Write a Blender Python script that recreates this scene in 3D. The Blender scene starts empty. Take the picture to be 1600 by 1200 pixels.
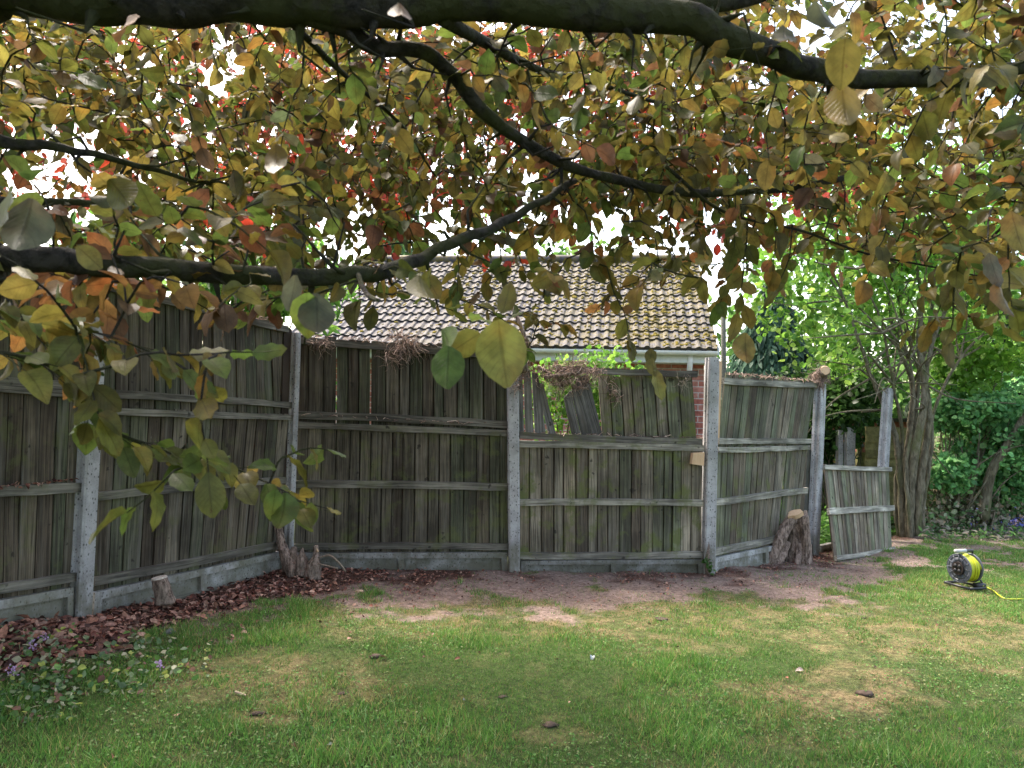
import bpy, math, random
import numpy as np
from mathutils import Vector, Matrix, Euler
rng = np.random.default_rng(7)
random.seed(7)
C = bpy.context.scene.collection
SC = bpy.context.scene
# ------------------------------------------------------------------ camera
F_PX, CW, CH = 1200.0, 1600.0, 1200.0
CAM_Z = 1.45
R_CAM = (Matrix.Rotation(math.radians(90 + 1.91), 3, 'X') @ Matrix.Rotation(math.radians(1.5), 3, 'Z'))
cam_d = bpy.data.cameras.new('camera'); cam = bpy.data.objects.new('camera', cam_d); C.objects.link(cam)
cam.matrix_world = Matrix.Translation((0, 0, CAM_Z)) @ R_CAM.to_4x4()
cam_d.sensor_width = 36; cam_d.lens = 36 * F_PX / CW
cam_d.clip_start = 0.05; cam_d.clip_end = 600
cam_d.dof.use_dof = True; cam_d.dof.focus_distance = 7.0; cam_d.dof.aperture_fstop = 9.0
SC.camera = cam
# ------------------------------------------------------------------ light
SUN_EL, SUN_AZ = math.radians(56), math.radians(-38)      # azimuth clockwise from +Y
w = bpy.data.worlds.new('World'); SC.world = w; w.use_nodes = True
nt = w.node_tree; nt.nodes.clear()
sky = nt.nodes.new('ShaderNodeTexSky'); sky.sky_type = 'NISHITA'; sky.sun_disc = False
sky.sun_elevation = SUN_EL; sky.sun_rotation = SUN_AZ
sky.air_density = 1.0; sky.dust_density = 4.0; sky.ozone_density = 0.6
bg = nt.nodes.new('ShaderNodeBackground'); bg.inputs[1].default_value = 0.15
wo = nt.nodes.new('ShaderNodeOutputWorld')
tn = nt.nodes.new('ShaderNodeMix'); tn.data_type = 'RGBA'; tn.blend_type = 'MULTIPLY'; tn.inputs[0].default_value = 1; tn.inputs[7].default_value = (1.0, .93, .84, 1)
nt.links.new(sky.outputs[0], tn.inputs[6]); nt.links.new(tn.outputs[2], bg.inputs[0]); nt.links.new(bg.outputs[0], wo.inputs[0])
sl = bpy.data.lights.new('sun', 'SUN'); sl.energy = 1.5; sl.angle = math.radians(10.0); sl.color = (1, .95, .87)
so = bpy.data.objects.new('sun', sl); C.objects.link(so)
sd = Vector((math.sin(SUN_AZ) * math.cos(SUN_EL), math.cos(SUN_AZ) * math.cos(SUN_EL), math.sin(SUN_EL)))
so.rotation_euler = sd.to_track_quat('Z', 'Y').to_euler(); so.location = sd * 30
SC.view_settings.view_transform = 'Standard'; SC.view_settings.look = 'None'
SC.view_settings.exposure = 2.65; SC.view_settings.gamma = 1
SC.cycles.max_bounces = 8; SC.cycles.transparent_max_bounces = 4

# ------------------------------------------------------------------ maths helpers
RN = np.array(R_CAM)
CP = np.array([0, 0, CAM_Z])
def ray(u, v): return RN @ np.array([(u - 800) / F_PX, -(v - 600) / F_PX, -1.0])
def P(u, v, d): return CP + ray(u, v) * d                   # point seen at photo pixel u,v at depth d metres
def project(X):
    L = (np.asarray(X) - CP) @ RN
    d = np.maximum(-L[..., 2], 1e-3)
    return 800 + L[..., 0] / d * F_PX, 600 - L[..., 1] / d * F_PX, -L[..., 2]
_tab = rng.random((256, 256))
def vnoise(x, y, s=1.0, ox=0.0):
    x = np.asarray(x) * s + 100.3 + ox * 17.7; y = np.asarray(y) * s + 57.1 + ox * 9.1
    xi = np.floor(x).astype(int); yi = np.floor(y).astype(int)
    fx = x - xi; fy = y - yi; fx = fx * fx * (3 - 2 * fx); fy = fy * fy * (3 - 2 * fy)
    g = lambda a, b: _tab[a % 256, b % 256]
    return (g(xi, yi) * (1 - fx) + g(xi + 1, yi) * fx) * (1 - fy) + (g(xi, yi + 1) * (1 - fx) + g(xi + 1, yi + 1) * fx) * fy
def fbm(x, y, s=1.0, o=4, ox=0.0):
    r = 0; a = .5; t = 0
    for k in range(o):
        r = r + a * vnoise(x, y, s * 2 ** k, ox + k * 3.3); t += a; a *= .5
    return r / t
def sstep(a, b, x):
    t = np.clip((x - a) / (b - a), 0, 1); return t * t * (3 - 2 * t)
def norm(v):
    v = np.asarray(v, float); return v / np.maximum(np.linalg.norm(v, axis=-1, keepdims=True), 1e-9)

# ------------------------------------------------------------------ mesh builder
class MB:
    def __init__(s): s.V = []; s.F3 = []; s.F4 = []; s.col = []; s.uv = []; s.n = 0
    def add(s, V, F, col=(1, 1, 1), uv=None):
        V = np.asarray(V, float).reshape(-1, 3); n = len(V); s.V.append(V)
        c = np.asarray(col, float)
        s.col.append(np.broadcast_to(c, (n, 3)) if c.ndim == 1 else c)
        s.uv.append(np.zeros((n, 2)) if uv is None else np.asarray(uv, float))
        if isinstance(F, dict):
            if 3 in F and len(F[3]): s.F3.append(np.asarray(F[3]) + s.n)
            if 4 in F and len(F[4]): s.F4.append(np.asarray(F[4]) + s.n)
        else:
            f = np.asarray(F)
            (s.F4 if f.shape[1] == 4 else s.F3).append(f + s.n)
        s.n += n; return s
    def build(s, name, mat, parent=None, smooth=False):
        me = bpy.data.meshes.new(name)
        V = np.concatenate(s.V) if s.V else np.zeros((0, 3))
        f4 = np.concatenate(s.F4) if s.F4 else np.zeros((0, 4), int)
        f3 = np.concatenate(s.F3) if s.F3 else np.zeros((0, 3), int)
        if parent is not None: V = V - np.array(parent.get('_o', (0, 0, 0)))
        me.vertices.add(len(V)); me.vertices.foreach_set('co', V.astype(np.float32).ravel())
        li = np.concatenate([f4.ravel(), f3.ravel()]).astype(np.int32)
        me.loops.add(len(li)); me.loops.foreach_set('vertex_index', li)
        nf = len(f4) + len(f3); me.polygons.add(nf)
        st = np.concatenate([np.arange(len(f4)) * 4, len(f4) * 4 + np.arange(len(f3)) * 3]).astype(np.int32)
        me.polygons.foreach_set('loop_start', st)
        me.update(calc_edges=True)
        me.polygons.foreach_set('use_smooth', np.full(nf, bool(smooth)))
        col = np.concatenate(s.col)
        a = me.color_attributes.new('col', 'FLOAT_COLOR', 'POINT')
        a.data.foreach_set('color', np.concatenate([col, np.ones((len(col), 1))], 1).astype(np.float32).ravel())
        uvl = me.uv_layers.new(name='uv'); uv = np.concatenate(s.uv)
        uvl.data.foreach_set('uv', uv[li].astype(np.float32).ravel())
        me.materials.append(mat); me.update()
        o = bpy.data.objects.new(name, me); C.objects.link(o)
        if parent is not None: o.parent = parent
        return o
def tag(o, label=None, cat=None, group=None, kind=None):
    if label: o['label'] = label
    if cat: o['category'] = cat
    if group: o['group'] = group
    if kind: o['kind'] = kind
    return o
def thing(name, loc, label, cat, group=None):
    o = bpy.data.objects.new(name, None); C.objects.link(o); o.location = loc; o['_o'] = tuple(float(a) for a in loc)
    o.empty_display_size = .1
    return tag(o, label, cat, group)
BOXF = np.array([[0, 3, 2, 1], [4, 5, 6, 7], [0, 1, 5, 4], [1, 2, 6, 5], [2, 3, 7, 6], [3, 0, 4, 7]])
def hexa(mb, c8, col=(1, 1, 1), uv=None): mb.add(c8, BOXF, col, uv)
def box(mb, c, s, R=None, col=(1, 1, 1)):
    s = np.asarray(s) / 2
    q = np.array([[-1, -1, -1], [1, -1, -1], [1, 1, -1], [-1, 1, -1], [-1, -1, 1], [1, -1, 1], [1, 1, 1], [-1, 1, 1]]) * s
    if R is not None: q = q @ np.asarray(R).T
    mb.add(q + np.asarray(c), BOXF, col, uv=(q[:, [0, 2]]))
def tube(mb, pts, rad, sides=8, col=(1, 1, 1), cap=True, knob=0.0):
    pts = np.asarray(pts, float); n = len(pts); rad = np.broadcast_to(np.asarray(rad, float), (n,))
    T = np.gradient(pts, axis=0); T = norm(T)
    a = np.array([0, 0, 1.0]) if abs(T[0][2]) < .9 else np.array([1.0, 0, 0])
    N = norm(np.cross(T[0], a)); rows = []; L = 0
    ang = np.arange(sides) / sides * 2 * np.pi; uvs = []
    for i in range(n):
        N = norm(N - T[i] * np.dot(N, T[i])); B = np.cross(T[i], N)
        r = rad[i] * (1 + (knob * (rng.random(sides) - .5) if knob else 0))
        rows.append(pts[i] + (np.cos(ang) * r)[:, None] * N + (np.sin(ang) * r)[:, None] * B)
        if i: L += np.linalg.norm(pts[i] - pts[i - 1])
        uvs.append(np.stack([ang / 6.283 * 6 * rad.max(), np.full(sides, L)], 1))
    V = np.concatenate(rows); j = np.arange(sides); jn = (j + 1) % sides
    F = np.concatenate([np.stack([i * sides + j, i * sides + jn, (i + 1) * sides + jn, (i + 1) * sides + j], 1) for i in range(n - 1)])
    f3 = []
    uv = np.concatenate(uvs)
    if cap:
        V = np.concatenate([V, pts[:1], pts[-1:]]); uv = np.concatenate([uv, [[0, 0], [0, L]]])
        c0, c1 = n * sides, n * sides + 1
        f3 = np.concatenate([np.stack([jn, j, np.full(sides, c0)], 1), np.stack([(n - 1) * sides + j, (n - 1) * sides + jn, np.full(sides, c1)], 1)])
    cc = np.asarray(col, float)
    if cc.ndim == 2: cc = np.repeat(cc, sides, 0); cc = np.concatenate([cc, cc[:1], cc[-1:]]) if cap else cc
    mb.add(V, {4: F, 3: f3}, cc, uv)
def spline(ctrl, n=8):
    c = np.asarray(ctrl, float); c = np.concatenate([[2 * c[0] - c[1]], c, [2 * c[-1] - c[-2]]]); out = []
    for i in range(1, len(c) - 2):
        t = np.linspace(0, 1, n, endpoint=False)[:, None]; p0, p1, p2, p3 = c[i - 1], c[i], c[i + 1], c[i + 2]
        out.append(.5 * (2 * p1 + (p2 - p0) * t + (2 * p0 - 5 * p1 + 4 * p2 - p3) * t ** 2 + (3 * p1 - p0 - 3 * p2 + p3) * t ** 3))
    out.append(c[-2][None]); return np.concatenate(out)
def instances(mb, TV, TF, pos, Rm, scale, col, tuv=None):
    """copies of one small template: pos (n,3), Rm (n,3,3) columns = axes, scale (n,) or (n,3), col (n,3)"""
    n = len(pos); m = len(TV)
    sc = np.asarray(scale, float); sc = sc[:, None] if sc.ndim == 1 else sc
    V = np.einsum('nij,nmj->nmi', Rm, TV[None] * sc[:, None, :]) + pos[:, None]
    off = (np.arange(n) * m)[:, None, None]
    F = {k: (np.asarray(f)[None] + off).reshape(-1, k) for k, f in TF.items() if len(f)}
    uv = None if tuv is None else np.tile(tuv, (n, 1))
    mb.add(V.reshape(-1, 3), F, np.repeat(col, m, 0), uv)
def frames(d, nrm):
    y = norm(d); x = norm(np.cross(y, nrm)); z = np.cross(x, y)
    return np.stack([x, y, z], -1)
def leaf_template(nx=2, ny=5, width=.62, wavy=.02, fold=.12, droop=.12, pw=.85, seed=0):
    r = np.random.default_rng(seed); V = []; uv = []
    for j in range(ny + 1):
        t = j / ny; wd = width * .5 * (math.sin(math.pi * min(max(t, .01), .99) ** pw)) ** .62
        for i in range(-nx, nx + 1):
            s = i / nx; x = s * wd
            z = -droop * t * t + fold * abs(x) * 1.0 + (wavy * math.sin(t * 19 + s * 2) * abs(s)) + r.normal() * .004
            V.append((x, t, z)); uv.append((s, t))
    k = 2 * nx + 1; F = [[j * k + i, j * k + i + 1, (j + 1) * k + i + 1, (j + 1) * k + i] for j in range(ny) for i in range(2 * nx)]
    return np.array(V), {4: np.array(F)}, np.array(uv)

# ------------------------------------------------------------------ materials
class NT:
    def __init__(s, name):
        s.m = bpy.data.materials.new(name); s.m.use_nodes = True; s.t = s.m.node_tree; s.t.nodes.clear()
        s.out = s.n('OutputMaterial')
    def n(s, typ, **kw):
        nd = s.t.nodes.new('ShaderNode' + typ)
        for k, v in kw.items(): setattr(nd, k, v)
        return nd
    def l(s, a, b): s.t.links.new(a, b)
    def setin(s, nd, i, v):
        if hasattr(v, 'links') or isinstance(v, bpy.types.NodeSocket): s.l(v, nd.inputs[i])
        else:
            if isinstance(v, tuple) and len(v) == 3 and nd.inputs[i].type == 'RGBA': v = v + (1,)
            nd.inputs[i].default_value = v
    def obj(s): return s.n('TexCoord').outputs['Object']
    def uv(s): return s.n('TexCoord').outputs['UV']
    def col(s): return s.n('Attribute', attribute_name='col').outputs['Color']
    def scale(s, v, sc, rot=(0, 0, 0)):
        m = s.n('Mapping'); s.l(v, m.inputs[0]); m.inputs['Scale'].default_value = sc; m.inputs['Rotation'].default_value = rot; return m.outputs[0]
    def noise(s, v, sc=5, det=6, rough=.6, dist=0.):
        n = s.n('TexNoise'); s.l(v, n.inputs['Vector']); n.inputs['Scale'].default_value = sc; n.inputs['Detail'].default_value = det
        n.inputs['Roughness'].default_value = rough; n.inputs['Distortion'].default_value = dist; return n.outputs[0]
    def vor(s, v, sc=5, feat='F1'):
        n = s.n('TexVoronoi', feature=feat); s.l(v, n.inputs['Vector']); n.inputs['Scale'].default_value = sc; return n.outputs[0]
    def ramp(s, v, a, b, lo=0., hi=1.):
        r = s.n('MapRange'); r.interpolation_type = 'SMOOTHSTEP'; s.l(v, r.inputs[0])
        for i, x in enumerate((a, b, lo, hi)): r.inputs[i + 1].default_value = x
        return r.outputs[0]
    def mix(s, f, a, b, mode='MIX'):
        m = s.n('Mix', data_type='RGBA', blend_type=mode); s.setin(m, 0, f); s.setin(m, 6, a); s.setin(m, 7, b); return m.outputs[2]
    def math(s, op, a, b=0.):
        m = s.n('Math', operation=op); s.setin(m, 0, a); s.setin(m, 1, b); return m.outputs[0]
    def gray(s, v):  # float -> colour multiply factor
        c = s.n('CombineColor'); [s.l(v, c.inputs[i]) for i in range(3)]; return c.outputs[0]
    def bsdf(s, col, rough=.8, bump=None, bs=.3, bd=.01, spec=.3, sss=None):
        b = s.n('BsdfPrincipled'); s.setin(b, 'Base Color', col); s.setin(b, 'Roughness', rough)
        b.inputs['Specular IOR Level'].default_value = spec
        if bump is not None:
            bp = s.n('Bump'); bp.inputs['Strength'].default_value = bs; bp.inputs['Distance'].default_value = bd
            s.l(bump, bp.inputs['Height']); s.l(bp.outputs[0], b.inputs['Normal'])
        s.l(b.outputs[0], s.out.inputs[0]); return b
def mat_wood():
    t = NT('weathered_wood'); uv = t.uv()
    g1 = t.noise(t.scale(uv, (70, 2.2, 1)), 1, 5, .65, .4); g2 = t.noise(t.scale(uv, (22, 1.1, 1)), 1, 4, .6)
    o = t.obj(); big = t.noise(o, 2.3, 4, .6); alg = t.noise(o, 5.5, 5, .65)
    c = t.mix(1., t.col(), t.gray(t.ramp(g1, .3, .7, .4, 1.6)), 'MULTIPLY')
    c = t.mix(1., c, t.gray(t.ramp(big, .3, .7, .6, 1.35)), 'MULTIPLY')
    c = t.mix(t.ramp(g2, .5, .7, 0, .6), c, (.16, .148, .122)); g3 = t.noise(t.scale(uv, (9, .8, 1)), 1, 4, .6); c = t.mix(t.ramp(g3, .5, .66, 0, .6), c, (.045, .038, .03))
    # green algae and pale bloom, strength carried in the second uv tile (v offset by whole hundreds)
    a2 = t.n('Attribute', attribute_name='alg').outputs['Fac']
    c = t.mix(t.math('MULTIPLY', t.ramp(alg, .5, .66), a2), c, (.1, .115, .035))
    c = t.mix(t.ramp(t.noise(t.scale(uv, (35, 5, 1)), 1, 6, .75), .66, .76, 0, .7), c, (.3, .3, .28))
    c = t.mix(t.ramp(t.noise(o, 14, 3, .5), .66, .74, 0, .8), c, (.02, .018, .014))
    t.bsdf(c, .88, g1, .6, .004, .2); return t.m
def mat_concrete():
    t = NT('aged_concrete'); o = t.obj()
    c = t.mix(t.ramp(t.noise(o, 6, 6, .65), .3, .7), (.24, .236, .235), (.42, .415, .415))
    c = t.mix(t.ramp(t.noise(o, 2.2, 3, .5), .5, .7, 0, .5), c, (.13, .14, .1))
    c = t.mix(t.ramp(t.vor(t.scale(o, (1, 1, .7)), 42), .16, .27, .75, 0), c, (.035, .033, .03))
    c = t.mix(t.ramp(t.noise(o, 90, 2, .6), .6, .7, 0, .5), c, (.06, .06, .055))
    sz = t.n('SeparateXYZ'); t.l(o, sz.inputs[0]); zz = t.math('ADD', sz.outputs[2], t.math('MULTIPLY', t.noise(o, 7, 5, .7), .9))
    c = t.mix(t.ramp(zz, .75, .45, 0, .75), c, (.12, .115, .075)); c = t.mix(t.ramp(t.noise(t.scale(o, (14, 14, 1.2)), 1, 5, .7), .52, .68, 0, .5), c, (.12, .11, .095))
    c = t.mix(1., c, t.col(), 'MULTIPLY')
    t.bsdf(c, .9, t.noise(o, 60, 5, .7), .5, .004, .2); return t.m
def mat_bark(name, c1, c2, green=None, gs=.5, sc=18, moss_lo=.5, zs=1.):
    t = NT(name); o = t.scale(t.obj(), (1, 1, zs)); n = t.noise(o, sc, 7, .7, .5)
    c = t.mix(t.ramp(n, .35, .65), c1, c2)
    if green: c = t.mix(t.ramp(t.noise(o, 5, 5, .7), moss_lo, moss_lo + .15, 0, gs), c, green)
    t.bsdf(c, .9, t.math('ADD', t.noise(o, sc * 1.7, 6, .75), t.vor(o, sc * 1.3)), 1., .014, .2); return t.m
def mat_leaf(name, trans=.45, gloss=.45, veins=True, spec=.4):
    t = NT(name); uv = t.uv(); c = t.col()
    o = t.obj()
    c = t.mix(1., c, t.gray(t.ramp(t.noise(o, 40, 3, .6), .3, .7, .72, 1.25)), 'MULTIPLY')
    b = t.n('BsdfPrincipled'); b.inputs['Roughness'].default_value = gloss; b.inputs['Specular IOR Level'].default_value = spec
    tr = t.n('BsdfTranslucent')
    if veins:
        c = t.mix(t.ramp(t.noise(o, 55, 4, .7), .66, .72, 0, .75), c, (.09, .045, .02)); c = t.mix(t.ramp(t.noise(o, 9, 3, .6), .45, .7, 0, .5), c, t.mix(1., c, (1.5, .75, .6), 'MULTIPLY'))
        s = t.n('SeparateXYZ'); t.l(uv, s.inputs[0])
        ax = t.math('ABSOLUTE', s.outputs[0])
        ph = t.math('SUBTRACT', t.math('MULTIPLY', s.outputs[1], 9.), t.math('MULTIPLY', ax, 2.6))
        fr = t.math('FRACT', ph); v = t.ramp(fr, .0, .14, 1, 0); mid = t.ramp(ax, .03, .09, 1, 0)
        vv = t.math('MAXIMUM', v, mid)
        c2 = t.mix(t.math('MULTIPLY', vv, .6), c, t.mix(1., c, (.5, .45, .4), 'MULTIPLY'))
        t.l(c2, b.inputs['Base Color']); t.l(c2, tr.inputs[0])
        bp = t.n('Bump'); bp.inputs['Strength'].default_value = .5; bp.inputs['Distance'].default_value = .002
        t.l(vv, bp.inputs['Height']); t.l(bp.outputs[0], b.inputs['Normal'])
    else:
        t.l(c, b.inputs['Base Color']); t.l(c, tr.inputs[0])
    mx = t.n('MixShader'); mx.inputs[0].default_value = trans; t.l(b.outputs[0], mx.inputs[1]); t.l(tr.outputs[0], mx.inputs[2])
    t.l(mx.outputs[0], t.out.inputs[0]); return t.m
def mat_vcol(name, rough=.8, spec=.2, nsc=30, lo=.75, hi=1.25, bs=.3, bd=.003):
    t = NT(name); o = t.obj(); n = t.noise(o, nsc, 5, .65)
    t.bsdf(t.mix(1., t.col(), t.gray(t.ramp(n, .3, .7, lo, hi)), 'MULTIPLY'), rough, n, bs, bd, spec); return t.m
def mat_ground():
    t = NT('soil_and_turf'); o = t.obj()
    n = t.noise(o, 25, 8, .75); n2 = t.noise(o, 130, 4, .7); n3 = t.noise(o, 3, 5, .6)
    c = t.mix(1., t.col(), t.gray(t.ramp(n, .3, .7, .5, 1.5)), 'MULTIPLY')
    c = t.mix(t.ramp(t.noise(o, 60, 6, .8), .47, .56, 0, .55), c, t.mix(1., c, (.45, .42, .4), 'MULTIPLY'))
    c = t.mix(t.ramp(n2, .58, .68, 0, .55), c, (.36, .29, .2))
    c = t.mix(t.ramp(n2, .42, .32, 0, .75), c, (.03, .022, .016))
    t.bsdf(c, .95, t.math('ADD', n, t.math('MULTIPLY', n2, .6)), .9, .02, .1); return t.m
def mat_tile():
    t = NT('concrete_roof_tile'); o = t.obj()
    c = t.mix(t.ramp(t.noise(o, 9, 6, .7), .35, .65), (.022, .021, .024), (.062, .06, .074))
    m = t.math('MULTIPLY', t.ramp(t.noise(o, 13, 6, .75), .44, .54), t.math('MULTIPLY', t.ramp(t.noise(o, .9, 4, .6), .35, .55, .35, 1), t.n('Attribute', attribute_name='moss').outputs['Fac']))
    c = t.mix(m, c, t.mix(t.noise(o, 50, 3), (.035, .03, .01), (.13, .1, .02)))
    t.bsdf(c, .75, t.noise(o, 45, 5, .7), .5, .006, .35); return t.m
def mat_brick():
    t = NT('red_brick'); o = t.obj(); v = t.scale(o, (1, 1, 1), (math.radians(90), 0, 0))
    b = t.n('TexBrick'); t.l(v, b.inputs[0]); b.inputs['Scale'].default_value = 1
    b.inputs['Brick Width'].default_value = .225; b.inputs['Row Height'].default_value = .075; b.inputs['Mortar Size'].default_value = .006
    b.inputs['Color1'].default_value = (.3, .1, .075, 1); b.inputs['Color2'].default_value = (.4, .19, .15, 1); b.inputs['Mortar'].default_value = (.42, .39, .36, 1)
    c = t.mix(1., b.outputs[0], t.gray(t.ramp(t.noise(o, 20, 5), .3, .7, .7, 1.25)), 'MULTIPLY')
    t.bsdf(c, .9, b.outputs[1], -.5, .01, .2); return t.m
def mat_plain(name, c, rough=.5, spec=.4, dirt=.2, sc=12, metal=0.):
    t = NT(name); o = t.obj(); n = t.noise(o, sc, 6, .7)
    cc = t.mix(t.ramp(n, .45, .75, 0, dirt * 2), c, tuple(x * .45 + .02 for x in c))
    b = t.bsdf(cc, rough, n, .15, .002, spec); b.inputs['Metallic'].default_value = metal; return t.m
def mat_cutwood():
    t = NT('cut_wood_face'); o = t.obj()
    c = t.mix(t.noise(t.scale(o, (60, 60, 8)), 1, 5, .7), (.42, .26, .14), (.62, .45, .29))
    t.bsdf(c, .85, t.noise(o, 60, 4), .4, .004, .2); return t.m
M = dict(wood=mat_wood(), concrete=mat_concrete(),
    beech=mat_bark('beech_bark', (.01, .009, .007), (.042, .037, .03), (.032, .036, .009), .85, 26, .42),
    hazel=mat_bark('hazel_bark', (.075, .065, .042), (.2, .175, .12), (.09, .105, .035), .6, 26, .5, .3),
    stump=mat_bark('stump_bark', (.075, .052, .04), (.36, .27, .215), (.08, .075, .05), .4, 40, .5, .3),
    leaf=mat_leaf('beech_leaf', .56, .45, True, .28), leafg=mat_leaf('green_leaf', .5, .45, False, .25),
    grass=mat_leaf('grass_blade', .35, .6, False, .15), litter=mat_vcol('dry_leaf', .75, .25, 60, .6, 1.3),
    ground=mat_ground(), tile=mat_tile(), brick=mat_brick(), moss=mat_vcol('roof_moss', 1, .05, 90, .55, 1.4, 1, .01),
    fascia=mat_plain('white_fascia_paint', (.55, .6, .58), .5, .3, .2), gutter=mat_plain('white_plastic', (.7, .73, .72), .35, .5, .15),
    cut=mat_cutwood(), newwood=mat_cutwood(), shed=mat_vcol('shed_boards', .85, .2, 12, .6, 1.3), twig=mat_vcol('dead_twig', .9, .1, 70, .6, 1.4),
    black=mat_plain('black_plastic', (.018, .019, .021), .45, .4, .2), greyp=mat_plain('grey_plastic', (.085, .095, .115), .42, .45, .25),
    dark=mat_plain('dark_socket', (.03, .022, .02), .5, .4, .3), yel=mat_plain('yellow_cable', (.42, .45, .02), .4, .4, .2),
    silver=mat_plain('pale_grip', (.42, .43, .42), .4, .4, .2), stone=mat_vcol('stone', .85, .2, 40, .6, 1.3), flower=mat_leaf('flower_petal', .35, .6, False, .1))
M['foliage_far'] = mat_leaf('far_leaf', .4, .6, False, .15)

# ------------------------------------------------------------------ terrain
_cp = []
for (u, v, d) in [(0, 975, 4.25), (125, 962, 4.78), (290, 925, 5.7), (450, 884, 6.6), (630, 890, 6.7), (802, 890, 6.79), (950, 892, 6.95), (1103, 894, 7.13), (1200, 880, 8.0),
                  (1268, 866, 8.8), (1390, 842, 10.2), (1512, 918, 6.9), (1440, 838, 10.1), (1580, 838, 10.3), (800, 960, 5.45), (400, 1000, 4.5), (1300, 960, 5.75)]:
    _cp.append(P(u, v, d))
for p in [(0, 3, 0), (-2, 3, .04), (2, 3, -.02), (-3.6, 3, .2), (0, 0, 0), (-6, 0, .15), (6, 0, -.05), (4, 5, -.05), (9, 5, -.08), (-6, 8, .2), (0, 10, 0), (5, 14, -.1), (10, 12, 0), (-10, 14, .1), (0, 22, .1), (12, 22, 0), (-14, 0, .1), (0, -10, 0), (14, -5, 0), (60, 60, 0), (-60, 60, 0), (0, 90, 0)]:
    _cp.append(np.array(p, float))
_cp = np.array(_cp)
def gz(x, y):
    x = np.asarray(x, float); y = np.asarray(y, float); sh = x.shape; x = x.ravel(); y = y.ravel(); out = np.empty(len(x))
    for i in range(0, len(x), 50000):
        d2 = (x[i:i + 50000, None] - _cp[:, 0]) ** 2 + (y[i:i + 50000, None] - _cp[:, 1]) ** 2 + .06
        wgt = d2 ** -1.6; out[i:i + 50000] = (wgt * _cp[:, 2]).sum(1) / wgt.sum(1)
    out = out.reshape(sh); x = x.reshape(sh); y = y.reshape(sh)
    return out + (fbm(x, y, 1.3, 3) - .5) * .05 + (vnoise(x, y, 9) - .5) * .012
# fence line (post feet on the ground), metres
POST = [P(125, 962, 4.78), P(451, 880, 6.6), P(803, 890, 6.79), P(1106, 893, 7.13), P(1270, 868, 8.8), P(1384, 841, 10.2)]
POST = [np.array([p[0], p[1]]) for p in POST]
P0 = POST[0] + 1.95 * np.array([-.255, -.967]); LINE = [P0] + POST
def fence_dist(x, y):
    """signed distance to the fence line, + on the camera side"""
    best = np.full(np.shape(x), 1e9); sg = np.ones(np.shape(x))
    for a, b in zip(LINE[:-1], LINE[1:]):
        d = b - a; L2 = (d ** 2).sum(); t = np.clip(((x - a[0]) * d[0] + (y - a[1]) * d[1]) / L2, 0, 1)
        dx = x - a[0] - t * d[0]; dy = y - a[1] - t * d[1]; ds = np.hypot(dx, dy)
        cr = d[0] * (y - a[1]) - d[1] * (x - a[0])
        m = ds < best; best = np.where(m, ds, best); sg = np.where(m, np.where(cr < 0, 1, -1), sg)
    return best * sg
ELL = [(430, 1062, 210, 42, .75), (1330, 1088, 190, 52, 1.), (960, 955, 460, 52, .85), (1370, 990, 300, 46, .7), (620, 965, 200, 40, .6), (1480, 925, 140, 30, .45), (410, 1120, 60, 16, .7), (1090, 1010, 120, 22, .5), (1180, 965, 240, 26, .5), (1560, 1040, 80, 20, .4), (1512, 922, 60, 16, 1.3), (860, 1150, 70, 14, .4), (300, 1080, 90, 30, .5), (1250, 1165, 90, 16, .4)]
def masks(x, y):
    z = gz(x, y); u, v, d = project(np.stack([x, y, z], -1)); n = fbm(x, y, 2.2, 5) - .5; n2 = fbm(x, y, 7, 4, 5) - .5
    bl = np.interp(u, [-600, 0, 150, 300, 450, 560, 700, 900, 1200, 1290, 1500], [1180, 1030, 1000, 972, 938, 905, 898, 894, 885, 872, 830])
    bd = np.interp(u, [-600, 0, 300, 450, 600, 800, 1000, 1200, 1350, 1430, 1470, 1700], [1170, 1010, 985, 955, 938, 936, 930, 930, 915, 880, 852, 848])
    fdd = fence_dist(x, y); side = (fdd > -.05) & (fdd < 5)
    lit = sstep(16, -10, v - bl + n * 90 + n2 * 40); dirt = sstep(34, -24, v - bd + n * 120 + n2 * 90); dirt = np.clip(dirt * (.25 + 1.5 * sstep(.3, .55, fbm(x, y, 8, 3, 31) + dirt * .22)), 0, 1)
    front = (d > .5)
    lit = np.where(front & side & (u < 1430), lit, 0); dirt = np.where(front & side, dirt, 0)
    dry = np.zeros_like(x)
    for (cu, cv, ru, rv, s) in ELL:
        q = np.sqrt(((u - cu) / ru) ** 2 + ((v - cv) / rv) ** 2) + n * 1.1 + n2 * .7; dry = np.maximum(dry, s * sstep(1.15, .55, q))
    dry = np.where(front & side, dry, .15); dry = np.clip(dry + sstep(.08, .3, n2) * .35, 0, 1)
    return lit, dirt, dry, u, v, d
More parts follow.
